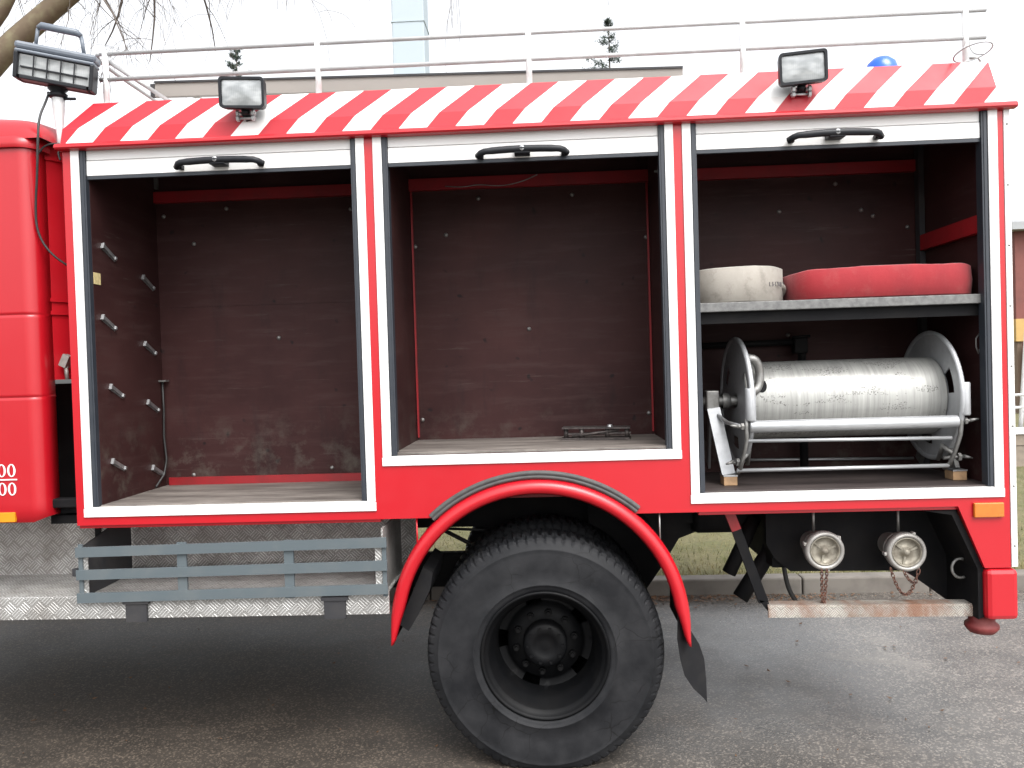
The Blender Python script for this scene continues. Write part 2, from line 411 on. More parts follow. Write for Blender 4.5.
# body shell: ends, back, roof, bottom
mb = MB()
def quad(mb, a, b, c, d, mi=0): mb.add([a, b, c, d], [(0, 1, 2, 3)], mi)
x0, x1, y0, y1, z0, z1 = XL, 2.090, .02, 2.30, 1.165, 3.04
mb.box((x0, y0, z0), (x0 + .02, y1, z1)); mb.box((x1 - .02, y0 + .01, .90), (x1, y1 - .002, z1 - .002))
mb.box((x0 + .02, y1 - .02, z0), (x1 - .02, y1, z1 - .002)); 
mb.box((x0 + .02, y0, z0), (-.80, y1 - .02, z0 + .02)); mb.box((.68, y0, z0), (x1 - .02, y1 - .02, z0 + .02)); mb.box((-.80, .62, z0 + .001), (.68, y1 - .02, z0 + .021))
mb.build('body_shell', M['red'], truck)
mb = MB(); mb.box((x0 + .14, .105, 3.042), (x1 - .06, y1 - .06, 3.200)); mb.build('roof', M['roofwhite'], truck)
# white rear corner strip with rivets
mb = MB(); mb.box((2.068, -.004, .905), (2.094, .030, 2.955))
for z in [1.0 + .27 * k for k in range(8)]: mb.lathe([(.0, -.004), (.004, -.003), (.005, 0)], 8, (2.082, -.004, z), 'y', 1)
mb.build('corner_strip', [M['white'], M['zinc']], truck)

# striped canted canopy (red and white bands are one pressed panel)
mb = MB()
prof = [(-.004, 2.982), (.003, 3.058), (.090, 3.204), (.20, 3.214)]
shift = [0, .065, .225, .33]
per = .2635; CXL, CXR = -2.258, 2.088
def clampx(x, i):
    lo = CXL + (0, .01, .115, .2)[i]; hi = CXR - (0, .004, .03, .05)[i]; return min(max(x, lo), hi)
for k in range(-3, 40):
    for half in (0, 1):
        xa = -2.2375 + per * k + (0 if half == 0 else per * .5); xb = xa + per * .5
        for i in range(3):
            A = [clampx(xa + shift[i], i), clampx(xb + shift[i], i), clampx(xb + shift[i + 1], i + 1), clampx(xa + shift[i + 1], i + 1)]
            if A[1] - A[0] < 1e-4 and A[2] - A[3] < 1e-4: continue
            mb.add([(A[0], prof[i][0], prof[i][1]), (A[1], prof[i][0], prof[i][1]), (A[2], prof[i + 1][0], prof[i + 1][1]), (A[3], prof[i + 1][0], prof[i + 1][1])], [(0, 1, 2, 3)], half)
# end caps
for sgn, X in ((0, CXL), (1, CXR)):
    xs = [clampx(-99 if sgn == 0 else 99, i) for i in range(4)]
    mb.add([(xs[i], prof[i][0], prof[i][1]) for i in range(4)] + [(xs[0], .3, 2.982), (xs[3], .3, 3.2)], [(0, 1, 2, 3, 5, 4)], 1)
M['stripe_red'] = paint('red_stripe_paint', (.40, .007, .018), (.35, .009, .018), .5, .12, .2)
can = mb.build('striped_canopy', [M['white'], M['stripe_red']], truck, fixn=False)
for p in can.data.polygons:
    if p.normal.y > .2 or p.normal.z < -.2: p.flip()
# drip rail
mb = MB()
pr = [(-.006, 2.953), (-.034, 2.955), (-.040, 2.962), (-.039, 2.972), (-.030, 2.981), (-.004, 2.984)]
vs = [(x, y, z) for x in (-2.268, 2.112) for y, z in pr]
m_ = len(pr); mb.add(vs, [(i, i + 1, m_ + i + 1, m_ + i) for i in range(m_ - 1)] + [tuple(range(m_)), tuple(range(2 * m_ - 1, m_ - 1, -1))], 0, False)
mb.build('drip_rail', M['red'], truck)

# lockers
boltmesh = MB(); boltmesh.lathe([(.0, -.009), (.006, -.008), (.010, -.004), (.012, 0.0)], 10, (0, 0, 0), 'y')
bolt0 = None
def bolt(x, z, parent, y=YB - .001, big=1.0):
    global bolt0
    if bolt0 is None:
        bolt0 = boltmesh.build('bolt', M['zinc']); o = bolt0
    else: o = bolt0.copy(); col.objects.link(o)
    o.parent = None; o.location = (x, y, z); o.scale = (big,) * 3; attach(o, parent); return o
BOLTS = [[(-1.744, 2.80), (-1.934, 2.612), (-1.475, 2.076), (-1.203, 1.348), (-1.984, 1.328), (-1.05, 2.77), (-2.10, 2.77)],
         [(-.529, 2.608), (-.346, 2.80), (.165, 2.80), (.557, 2.556), (-.700, 2.55), (-.09, 2.08), (.547, 1.603), (-.690, 1.60)],
         [(1.269, 2.663), (1.700, 2.656), (1.762, 2.622), (1.568, 2.80), (1.940, 2.556), (1.30, 2.002), (.80, 2.72)]]
lockers = []
for i, (ol, il, ir, orr, ob, ib, fl, wl, wr) in enumerate(LK):
    mb = MB(); T = .012; zc = 3.035
    mb.box((wl - T, .03, fl - .01), (wl, YB, zc)); mb.box((wr, .03, fl - .01), (wr + T, YB, zc))
    mb.box((wl - T, YB, fl - .02), (wr + T, YB + T, zc)); mb.box((wl - T, .03, zc), (wr + T, YB + T, zc + T))
    lk = mb.build('equipment_locker', M['ply'], truck); lockers.append(lk)
    mb = MB(); mb.box((wl + .001, .012, fl - .012), (wr - .001, YB - .001, fl), bev=.002)
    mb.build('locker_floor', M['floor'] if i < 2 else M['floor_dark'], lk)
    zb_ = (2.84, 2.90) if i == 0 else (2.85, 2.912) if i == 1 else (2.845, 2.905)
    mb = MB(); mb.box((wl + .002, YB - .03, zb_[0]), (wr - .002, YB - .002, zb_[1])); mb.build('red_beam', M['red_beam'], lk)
    for x, z in BOLTS[i]: bolt(x, z, lk)
    # white frame: jambs and sill
    mb = MB(); e = .0025
    mb.box((ol, -.007, ib), (il, -.0005, ZT - .001)); mb.box((ir, -.007, ib), (orr, -.0005, ZT - .001))
    mb.box((ol - e, -.008, ob), (orr + e, -.0005, ib - .0015)); mb.box((il + .001, -.006, ib - .0012), (ir - .001, .024, ib + .004))
    mb.build('door_frame', M['white'], truck, bevel=.0015)
    # dark guide rails
    for a, b in ((il - .004, il + .026), (ir - .026, ir + .004)):
        mb = MB(); mb.box((a, .0005, ib + .006), (b, .050, ZT - .002)); s_ = .008
        mb.box((a + s_, -.003, ib + .006), (b - s_, .0004, ZT - .004))
        mb.build('shutter_track', M['rail'], truck, bevel=.001)
    # rolled-up shutter: the last two slats and the black bottom seal
    mb = MB(); xa, xb = il + .027, ir - .027
    mb.box((xa, .010, 2.836), (xb, .026, 2.9065), 0, bev=.002); mb.box((xa, .012, 2.9095), (xb, .026, 2.975), 0, bev=.002)
    mb.box((xa, .012, 2.820), (xb, .030, 2.8355), 1)
    mb.box((xa, .06, 2.955), (xb, .30, 3.03), 1)
    sh = mb.build('roller_shutter', [M['slat'], M['rail']], truck)
    # bar handle with lock
    cx, cz = {0: (-1.492, 2.866), 1: (-.083, 2.856), 2: (1.322, 2.868)}[i]
    mb = MB(); pts = []
    for k in range(25):
        u = -1 + 2 * k / 24; au = abs(u)
        y = -.045 + (.030 * max(0, (au - .86) / .14) ** 1.5); z = cz + .005 - .009 * au ** 2 - .010 * max(0, (au - .84) / .16) ** 1.5
        pts.append((cx + u * .205, y, z))
    rs = [.0165 if 3 < k < 21 else .0150 for k in range(25)]
    mb.tube(pts, rs, 8); mb.box((cx - .036, -.052, cz - .016), (cx + .036, .009, cz + .014), bev=.004)
    mb.lathe([(0, -.060), (.011, -.060), (.0125, -.056), (.0125, -.050)], 14, (cx + (0 if i else -.006), 0, cz + .006), 'y', 1)
    mb.box((cx + (0 if i else -.006) - .0012, -.0612, cz), (cx + (0 if i else -.006) + .0012, -.0599, cz + .013), 0)
    for sg in (-1, 1): mb.box((cx + sg * .19 - .012, -.02, cz - .022), (cx + sg * .19 + .012, .009, cz - .002), bev=.003)
    mb.build('bar_handle', [M['black'], M['roller']], sh)

# locker one: clips on the left wall, cable, tag, red strip along the bottom of the back wall
L0 = lockers[0]
clipmb = MB(); clipmb.box((0, -.045, -.013), (.003, .085, .013)); clipmb.box((.003, -.045, -.014), (.015, -.038, .014)); clipmb.box((.003, .07, -.008), (.014, .082, .008))
clipmb.bar((.012, -.04, .0), (.007, .085, .0), .018, .004, up=(1, 0, 0))
clip0 = None
for y, z in [(.134, 2.506), (.110, 2.158), (.156, 1.821), (.147, 1.456), (.506, 2.397), (.500, 2.042), (.508, 1.730), (.534, 1.376)]:
    if clip0 is None: clip0 = clipmb.build('wall_clip', M['steel']); o = clip0
    else: o = clip0.copy(); col.objects.link(o)
    o.parent = None; o.location = (-2.1415, y + .01, z); o.rotation_euler = (R(-24), 0, 0); attach(o, L0)
mb = MB(); mb.box((-2.1415, .030, 2.33), (-2.139, .085, 2.385)); tag(mb.build('paper_tag', M['tag'], L0), 'faded yellow paper tag')
mb = MB(); mb.tube([(-2.128, .63, 1.86), (-2.126, .63, 1.7), (-2.131, .63, 1.55), (-2.121, .63, 1.42), (-2.128, .61, 1.34), (-2.131, .52, 1.285)], .006, 8)
mb.box((-2.14, .61, 1.853), (-2.10, .65, 1.862), 1); mb.build('cable', [M['cable'], M['zinc']], L0)
mb = MB(); mb.box((-2.12, YB - .014, 1.2755), (-.87, YB - .002, 1.318)); mb.build('skirting_strip', M['red_beam'], L0)
mb = MB(); mb.box((-2.10, YB - .0025, 2.262), (-.87, YB - .0005, 2.266)); mb.build('panel_joint', M['ply'], L0)
mb = MB(); mb.box((-2.139, YB - .02, 2.92), (-2.120, YB - .003, 3.03)); mb.build('corner_bracket', M['zinc'], L0)
# locker two: thin red corner strips
L1 = lockers[1]
for x, w in ((-.712, .010), (.566, .010)):
    mb = MB(); mb.box((x - w / 2, YB - .014, 1.505), (x + w / 2, YB - .002, 2.85)); mb.build('corner_strip', M['red_beam'], L1)
mb = MB(); mb.box((.565, .20, 2.79), (.573, .24, 2.83)); mb.box((.545, .20, 2.79), (.565, .215, 2.80)); mb.build('wall_bracket', M['zinc'], L1)
mb = MB(); mb.box((-.872, .12, 2.76), (-.863, .17, 2.81), bev=.003); mb.build('wall_bracket', M['white'], L0)
mb = MB(); mb.tube(smooth([(-.52, YB - .035, 2.865), (-.42, YB - .05, 2.852), (-.34, YB - .04, 2.868), (-.22, YB - .05, 2.848), (-.10, YB - .04, 2.872), (-.02, YB - .045, 2.905)]), .0028, 6); mb.build('loose_wire', M['zinc'], L1)
# locker three: rear post, red side rail, shelf
L2 = lockers[2]
mb = MB(); mb.box((1.975, .60, 1.28), (2.004, .645, 3.03)); mb.build('corner_post', M['darkplate'], L2)
mb = MB(); mb.box((1.974, .035, 2.420), (2.004, .595, 2.500)); mb.build('red_beam', M['red_beam'], L2)
mb = MB(); pts = [(2.000, .10, 1.96), (1.985, .10, 1.94), (1.985, .10, 1.90), (1.995, .10, 1.87), (2.0, .10, 1.89)]; mb.tube(pts, .004, 6); mb.build('wall_hook', M['zinc'], L2)
mb = MB(); mb.box((.679, .030, 2.098), (2.005, .62, 2.140), bev=.003); 
mb.box((.679, .060, 2.045), (2.005, .085, 2.0975), 1)
sf = mb.build('shelf', [M['shelf'], M['underbody']], L2)

# hose reel
reel = MB(); RX0, RX1, RY, RZ = .945, 1.885, .345, 1.672
reel.lathe([(0, RX0 + .004), (.188, RX0 + .004), (.190, RX0 + .01), (.190, RX1 - .01), (.188, RX1 - .004), (0, RX1 - .004)], 64, (0, RY, RZ), 'x')
reel = reel.build('hose_reel', M['drum'], truck)
for X, sg in ((RX0, -1), (RX1, 1)):
    mb = MB(); rr = [.04, .12, .180, .205, .24, .275, .303]; N = 72
    for zz in (0, 1):
        xx = X + sg * (.006 * zz)
        vs = [(xx, RY + r * math.cos(2 * math.pi * k / N), RZ + r * math.sin(2 * math.pi * k / N)) for k in range(N) for r in rr]
        fs = []
        for k in range(N):
            ang = (k + .5) * 360 / N
            for j in range(len(rr) - 1):
                hole = (j in (2, 3)) and any(abs((ang - h + 180) % 360 - 180) < 15 for h in ((160, 40, 280) if sg > 0 else (155, 35, 275)))
                if not hole: k2 = (k + 1) % N; fs.append((k * 7 + j, k * 7 + j + 1, k2 * 7 + j + 1, k2 * 7 + j))
        mb.add(vs, fs)
    pts = [(X + sg * .003, RY + .306 * math.cos(2 * math.pi * k / N), RZ + .306 * math.sin(2 * math.pi * k / N)) for k in range(N)]
    mb.tube(pts, .013, 8, closed=True)
    mb.build('reel_flange', M['silver'], reel)
# outlet elbow coming through the left flange
mb = MB(); pts = [(.952, .165, 1.885)]
for k in range(13):
    t = R(95 - 190 * k / 12); pts.append((.972 + .040 * math.cos(t), .150 + .012 * math.cos(t), 1.800 + .078 * math.sin(t)))
mb.tube(pts, .021, 12); op = mb.build('outlet_pipe', M['zinc'], reel)
mb = MB(); hc = Vector((1.020, RY - .1905 * math.cos(R(24)), RZ + .1905 * math.sin(R(24)))); nn_ = Vector((0, -math.cos(R(24)), math.sin(R(24)))); uu = Vector((1, 0, 0)); ww = nn_.cross(uu)
mb.add([hc + nn_ * (.0012 - .0035 * (math.sin(2 * math.pi * k / 20)) ** 2) + uu * (.026 * math.cos(2 * math.pi * k / 20)) + ww * (.036 * math.sin(2 * math.pi * k / 20)) for k in range(20)] + [hc + nn_ * .002], [(k, (k + 1) % 20, 20) for k in range(20)]); mb.build('outlet_hole', M['underbody'], reel)
# axle, bearing and left support frame
mb = MB(); mb.lathe([(0, .77), (.024, .77), (.024, .945)], 16, (0, RY, RZ), 'x'); mb.box((.785, RY - .05, RZ - .045), (.848, RY + .04, RZ + .055), bev=.006)
mb.lathe([(0, .735), (.03, .735), (.034, .745), (.034, .765), (.022, .77)], 16, (0, RY, RZ), 'x'); mb.lathe([(.04, .87), (.04, .90), (.03, .91)], 16, (0, RY, RZ), 'x')
mb.build('axle_bearing', M['zinc'], reel)
mb = MB(); mb.bar((.815, RY - .06, 1.64), (.860, .195, 1.3255), .062, .012, up=(0, 1, 0)); mb.bar((.80, RY - .05, 1.64), (.840, .56, 1.3255), .05, .012, up=(1, 0, 0)); mb.bar((.836, RY - .02, 1.64), (.872, .24, 1.3255), .05, .010, up=(1, 0, 0))
mb.build('support_leg', M['silver'], reel)
mb = MB(); mb.bar((1.93, RY, RZ), (1.93, .20, 1.325), .05, .02, up=(1, 0, 0)); mb.bar((1.93, RY, RZ), (1.93, .56, 1.325), .05, .02, up=(1, 0, 0)); mb.lathe([(0, 1.95), (.03, 1.95), (.03, 1.9)], 14, (0, RY, RZ), 'x'); mb.build('support_leg', M['zinc'], reel)
for x in (.862, 1.932):
    mb = MB(); mb.box((x - .032, .16, 1.2755), (x + .032, .24, 1.318), 0, bev=.003); mb.box((x - .034, .158, 1.3185), (x + .034, .242, 1.3255), 1); mb.build('wood_block', [M['wood'], M['steel']], reel)
# front roller gate
mb = MB(); mb.lathe([(0, .930), (.026, .930), (.0285, .934), (.0285, 1.866), (.026, 1.87), (0, 1.87)], 20, (0, .055, 1.563), 'x'); mb.build('guide_roller', M['roller'], reel)
for x in (.936, 1.903):
    mb = MB(); mb.lathe([(0, 1.590), (.022, 1.590), (.0245, 1.596), (.0245, 1.735), (.022, 1.741), (.008, 1.742), (.008, 1.736), (0, 1.736)], 18, (x, .052, 0), 'z'); mb.build('guide_roller', M['silver'], reel)
mb = MB(); mb.tube([(.915, .06, 1.497), (1.845, .06, 1.487)], .0085, 10); mb.tube([(.885, .12, 1.352), (1.86, .12, 1.352)], .0095, 10); mb.tube([(.90, .60, 1.345), (1.92, .60, 1.330)], .0075, 10)
mb.build('tie_rod', M['roller'], reel)
for x, d in ((.918, -1), (1.885, 1)):
    mb = MB(); mb.tube([(x, .055, 1.60), (x - d * -.002, .055, 1.56), (x, .06, 1.50), (x - .012, .085, 1.42), (x - .02, .12, 1.36), (x - .02, .17, 1.335)], [.010, .012, .010, .009, .011, .012], 8)
    mb.tube([(x + d * .01, .055, 1.563), (x + d * .05, .055, 1.566)], .008, 8); hexnut(mb, (x + d * .015, .055, 1.564), (d, 0, 0), .017, .012)
    mb.tube([(x + d * .04, .055, 1.566), (x + d * .078, .05, 1.572)], [.010, .004], 8)
    mb.tube([(x - .04, .14, 1.385), (x + d * .05 , .13, 1.393)], .009, 8); hexnut(mb, (x + d * .02, .13, 1.39), (d, 0, 0), .020, .014)
    mb.tube([(x + d * .05, .13, 1.393), (x + d * .085, .12, 1.384)], [.010, .004], 8)
    mb.tube([(x + d * .01, .13, 1.40), (x - d * .03, .16, 1.44), (x - d * .035, .2, 1.37)], [.012, .016, .010], 8)
    mb.build('linkage_arm', M['zinc'], reel)
mb = MB(); mb.tube([(.825, .30, 1.615), (.86, .2, 1.575), (.915, .06, 1.56)], .010, 8); mb.build('tie_rod', M['steel'], reel)
# pipe and valve behind the drum
mb = MB(); mb.tube([(.69, .58, 1.955), (1.33, .58, 1.962)], .016, 10); mb.box((1.30, .55, 1.90), (1.37, .61, 1.985), bev=.008); mb.tube([(1.345, .58, 1.93), (1.345, .58, 1.30)], .022, 10)
mb.tube([(1.29, .55, 1.985), (1.38, .55, 1.99)], .008, 8)
mb.build('water_pipe', M['underbody'], L2)

# work lamps on the canopy
def work_lamp(cx, cz, yaw, roll, w=.205, h=.138):
    rot = Matrix.Rotation(R(yaw), 3, 'Z') @ Matrix.Rotation(R(roll), 3, 'Y') @ Matrix.Rotation(R(6), 3, 'X')
    c = Vector((cx, -.035, cz))
    def T(p): return c + rot @ Vector(p)
    def ring(w_, h_, y, r, n=4):
        out = []
        for sx, sz, a0_ in ((1, 1, 0), (-1, 1, 90), (-1, -1, 180), (1, -1, 270)):
            for k in range(n + 1):
                t = R(a0_ + 90 * k / n); out.append((sx * (w_ / 2 - r) + r * math.cos(t), y, sz * (h_ / 2 - r) + r * math.sin(t)))
        return out
    mb = MB(); rings = [ring(w - .026, h - .026, -.040, .010), ring(w - .022, h - .022, -.050, .012), ring(w, h, -.050, .016), ring(w, h, -.032, .016), ring(w * .97, h * .96, .005, .02), ring(w * .8, h * .75, .045, .03), ring(w * .5, h * .45, .058, .02)]
    N = len(rings[0]); vs = [T(p) for r in rings for p in r]; fs = [(i * N + j, i * N + (j + 1) % N, (i + 1) * N + (j + 1) % N, (i + 1) * N + j) for i in range(len(rings) - 1) for j in range(N)]
    fs.append(tuple((len(rings) - 1) * N + j for j in range(N)))
    mb.add(vs, fs); body = mb.build('work_lamp', M['black'], truck)
    mb = MB(); rg = ring(w - .026, h - .026, -.041, .010); rg2 = ring(w - .12, h - .08, -.047, .010)
    mb.add([T(p) for p in rg + rg2], [(j, (j + 1) % N, (j + 1) % N + N, j + N) for j in range(N)] + [tuple(range(N, 2 * N))], 0, True); mb.build('lamp_lens', M['lens'], body)
    mb = MB(); q = T((0, .0, -h / 2 + .004)); base = Vector((cx + .01, .010, 3.062))
    mb.tube([q, q + Vector((0, .01, -.02))], .018, 10); mb.bar(q + Vector((0, .008, -.012)), base, .04, .016, up=(0, 1, .3))
    for sg in (-1, 1):
        mb.tube([q + Vector((sg * .045, .01, -.018)), q + Vector((sg * .02, .01, -.018))], .009, 8, 1); hexnut(mb, q + Vector((sg * .03, .005, -.016)), (sg, 0, 0), .015, .012, 1)
        hexnut(mb, q + Vector((sg * .03, .005, -.040)), (sg, 0, 0), .014, .012, 1)
    mb.tube([q + Vector((-.045, .012, -.038)), q + Vector((.045, .012, -.038))], .006, 8, 1)
    mb.build('lamp_bracket', [M['black'], M['steel']], body)
work_lamp(-1.355, 3.166, 4, 1.5); work_lamp(1.174, 3.160, -6, -2.0)

# mast floodlight with carrying handle at the front corner
fc = Vector((-2.283, .03, 3.360)); frot = Matrix.Rotation(R(19), 3, 'Z') @ Matrix.Rotation(R(7.5), 3, 'Y') @ Matrix.Rotation(R(8), 3, 'X')
def FT(p): return fc + frot @ Vector(p)
def fbox(mb, a, b, mi=0, bev=0):
    t = MB(); t.box(a, b, mi, bev=bev); mb.add([FT(p) for p in t.v], t.f, mi)
mb = MB(); W, H = .345, .172
fbox(mb, (-W / 2, -.03, H / 2 - .035), (W / 2, .085, H / 2), 0, .012); fbox(mb, (-W / 2 + .004, -.036, H / 2 - .052), (W / 2 - .004, .08, H / 2 - .036), 0, .006)
fbox(mb, (-W / 2 + .006, .03, -H / 2), (W / 2 - .006, .08, H / 2 - .05), 1, .012)
fbox(mb, (-W / 2 + .004, -.04, -H / 2 + .002), (-W / 2 + .022, .05, H / 2 - .05), 1, .005); fbox(mb, (W / 2 - .022, -.04, -H / 2 + .002), (W / 2 - .004, .05, H / 2 - .05), 1, .005)
fbox(mb, (-W / 2 + .03, -.035, -H / 2 + .002), (W / 2 - .03, .05, -H / 2 + .022), 1, .004)
M['floodgrey'] = paint('floodlight_grey', (.11, .13, .16), (.16, .18, .2), .45, .1, .5, 12)
flood = mb.build('floodlight', [M['floodgrey'], M['black']], truck)
mb = MB(); fbox(mb, (-W / 2 + .0225, -.018, -H / 2 + .0225), (W / 2 - .0225, .028, H / 2 - .0565)); mb.build('lamp_lens', M['lens'], flood)
mb = MB()
for k in range(1, 5): x = -W / 2 + .03 + (W - .06) * k / 5; fbox(mb, (x - .0022, -.036, -H / 2 + .0225), (x + .0022, -.028, H / 2 - .056))
fbox(mb, (-W / 2 + .031, -.0275, -H / 2 + .055), (W / 2 - .031, -.020, -H / 2 + .062)); mb.build('lamp_grille', M['black'], flood)
mb = MB(); pts = [FT(p) for p in ((-.105, .05, H / 2 - .002), (-.100, .05, H / 2 + .085), (-.085, .05, H / 2 + .100), (.065, .05, H / 2 + .100), (.085, .05, H / 2 + .088), (.105, .05, H / 2 - .002))]
mb.tube(pts[:2], .008, 8); mb.tube(pts[4:], .009, 8); mb.tube(pts[1:5], [.012, .018, .018, .012], 8); mb.build('carry_handle', M['floodgrey'], flood)
mb = MB(); q = FT((.0, .05, -H / 2)); mb.lathe([(0, .02), (.035, .015), (.045, -.005), (.030, -.02), (.042, -.03), (.040, -.045), (.03, -.05), (0, -.05)], 16, (q.x, q.y, q.z), 'z')
mb.tube([(q.x + .03, q.y, q.z - .052), (q.x + .09, q.y - .01, q.z - .058)], .007, 8); mb.tube([(q.x - .02, q.y, q.z - .03), (q.x - .05, q.y, q.z - .02)], .008, 8)
mb.build('lamp_knob', M['black'], flood)
mb = MB(); mb.tube([(q.x, q.y, q.z - .05), (q.x, q.y + .0, q.z - .10), (q.x - .005, q.y + .01, 3.06), (q.x - .005, q.y + .01, 2.985)], [.030, .027, .014, .014], 14); mb.bar((q.x, q.y + .03, 3.00), (-2.24, q.y + .03, 3.00), .03, .02)
mb.build('lamp_mast', M['white_tube'], truck)
mb = MB(); cpts = [(q.x - .045, q.y, q.z - .02), (-2.320, .0, 3.19), (-2.325, -.05, 3.10), (-2.325, -.065, 2.98), (-2.35, -.04, 2.84), (-2.385, -.01, 2.70), (-2.39, .0, 2.58), (-2.345, .02, 2.48), (-2.27, .08, 2.41)]
mb.tube(smooth(cpts), .0055, 6)
mb.tube(smooth([(-2.38, .02, 2.955), (-2.35, .02, 2.99), (-2.30, .02, 3.0), (-2.268, .03, 2.995), (-2.285, .02, 2.96), (-2.275, .02, 2.92)]), .005, 6)
mb.build('lamp_cable', M['cable'], truck)

# roof railing
mb = MB(); YR = .15
mb.tube([(-2.135, YR, 3.462), (2.085, YR, 3.464)], .0095, 10); mb.tube([(-2.14, YR, 3.338), (2.082, YR, 3.339)], .0105, 10)
mb.tube(smooth([(-2.135, YR, 3.462), (-2.155, YR, 3.46), (-2.165, YR + .06, 3.44), (-2.16, YR + .8, 3.44)], 2), .0095, 8)
mb.tube([(-2.13, YR + .03, 3.45), (-1.80, YR + .05, 3.222)], .010, 8)
M['railgrey'] = metal('rail_tube_metal', (.42, .42, .42), (.34, .34, .34), .5, 0, (1, 1, 1), 12, .1)
rail = mb.build('roof_railing', M['railgrey'], truck)
for x in (-2.11, -1.06, -.042, .966, 1.99):
    mb = MB(); mb.tube([(x, YR, 3.20), (x, YR, 3.475)], .0145, 10); mb.lathe([(.03, 3.2), (.03, 3.216), (.015, 3.22)], 12, (x, YR, 0), 'z'); mb.build('rail_post', M['white_tube'], rail)
mb = MB(); ring_ = [(1.955 + .068 * math.cos(2 * math.pi * k / 28), .045 + .10 * math.sin(2 * math.pi * k / 28), 3.222 + .002) for k in range(28)]
mb.tube([(p[0], p[1] - .02, p[2] - .006 * math.sin(2 * math.pi * i / 28)) for i, p in enumerate(ring_)], .0032, 6, closed=True)
mb.tube(smooth([(1.985, YR, 3.34), (1.985, YR - .02, 3.30), (1.93, .08, 3.25), (1.892, .05, 3.226)]), .0032, 6); mb.tube(smooth([(2.005, YR, 3.34), (2.01, YR, 3.29), (2.015, .12, 3.25), (2.023, .06, 3.226)]), .0032, 6)
mb.build('wire_hoop', M['railgrey'], rail)
mb = MB(); mb.tube([(2.02, .20, 3.262), (2.075, .20, 3.264), (2.085, .19, 3.23)], .006, 8); mb.build('rail_hook', M['zinc'], rail)
# beacon on the far rear corner of the roof
mb = MB(); mb.lathe([(.10, 3.20), (.10, 3.40), (.09, 3.41)], 20, (1.96, .98, 0), 'z', 1); mb.lathe([(.088, 3.40), (.088, 3.505), (.075, 3.545), (.045, 3.572), (0, 3.58)], 24, (1.96, .98, 0), 'z', 0)
bc = mb.build('beacon', [M['blue'], M['black']], truck)
# aluminium ladder lying on the roof
lad = empty('roof_ladder', (-.63, .5, 3.21)); tag(lad, 'long aluminium ladder lying flat along the fire truck roof behind the striped canopy', 'ladder')
def lz(x): return 3.352 - (x + 1.966) * .019
for y in (.36, .74):
    mb = MB(); mb.bar((-1.966, y, lz(-1.966)), (.72, y, lz(.72)), .068, .026, up=(0, 1, 0)); mb.bar((-1.966, y, lz(-1.966) + .038), (.72, y, lz(.72) + .038), .010, .040, 1, up=(0, 1, 0)); mb.box((-1.99, y - .014, 3.32), (-1.967, y + .014, 3.383), 1)
    mb.build('ladder_stile', [M['ladder'], M['darkplate']], lad)
for k in range(9):
    x = -1.80 + .3 * k; mb = MB(); mb.tube([(x, .373, lz(x)), (x, .727, lz(x))], .014, 8); mb.build('rung', M['alu'], lad)
for x in (-1.5, .3):
    mb = MB(); mb.box((x - .03, .34, 3.2005), (x + .03, .76, lz(x) - .035)); mb.build('ladder_rest', M['zinc'], truck)

# cab
mb = MB()
CY = -.03
# side skin with rounded rear corner (plan curve), from z 1.20 to 3.0
plan = [(-4.4, CY), (-2.455, CY)] + [(-2.455 + .062 * math.sin(R(a)), CY + .062 - .062 * math.cos(R(a))) for a in range(15, 91, 15)] + [(-2.395, .10), (-2.42, .10)]
zs_ = [1.203, 1.215, 1.235, 1.27, 1.30, 1.76, 1.785, 1.796, 1.800, 1.804, 1.815, 1.84, 2.15, 2.175, 2.186, 2.190, 2.194, 2.205, 2.23, 2.9, 3.0]
nz = len(zs_); vs = []
for i, (x, y) in enumerate(plan):
    for z in zs_:
        zz = z; xx = x; yy = y
        if z < 1.27: 
            t = (1.27 - z) / .067; yy = y + .02 * t ** 2
            if x > -2.46: zz = z + .028 * (x + 2.46) / .07 * t
        if abs(z - 1.80) < .003 or abs(z - 2.19) < .003: yy += .006
        vs.append((xx, yy, zz))
fs = [(i * nz + j, (i + 1) * nz + j, (i + 1) * nz + j + 1, i * nz + j + 1) for i in range(len(plan) - 1) for j in range(nz - 1)]
mb.add(vs, fs, 0, True)
# oblique rear corner and back wall above the chassis, with pressed panel lines
def wall(p0, p1, z0_, z1_, th=.02):
    d = Vector((p1[0] - p0[0], p1[1] - p0[1], 0)).normalized(); nn = Vector((d.y, -d.x, 0))
    a = Vector((p0[0], p0[1], 0)); b = Vector((p1[0], p1[1], 0)); m__ = [a, b, b - nn * th, a - nn * th]
    mb.add([(q_.x, q_.y, z0_) for q_ in m__] + [(q_.x, q_.y, z1_) for q_ in m__], [(0, 1, 2, 3), (4, 5, 6, 7), (0, 1, 5, 4), (1, 2, 6, 5), (2, 3, 7, 6), (3, 0, 4, 7)])
wall((-2.402, .085), (-2.290, .26), 1.88, 3.015); wall((-2.290, .261), (-2.290, 2.3), 1.88, 3.015)
d = Vector((.112, .175, 0)).normalized(); nn = Vector((d.y, -d.x, 0))
for z in (2.955, 2.268, 2.205):
    a = Vector((-2.400, .089, z)) + nn * .004; b = Vector((-2.298, .248, z)) + nn * .004; mb.bar(a, b, .018, .012, up=nn)
mb.box((-4.4, .02, 2.96), (-2.46, 2.28, 3.0)); 
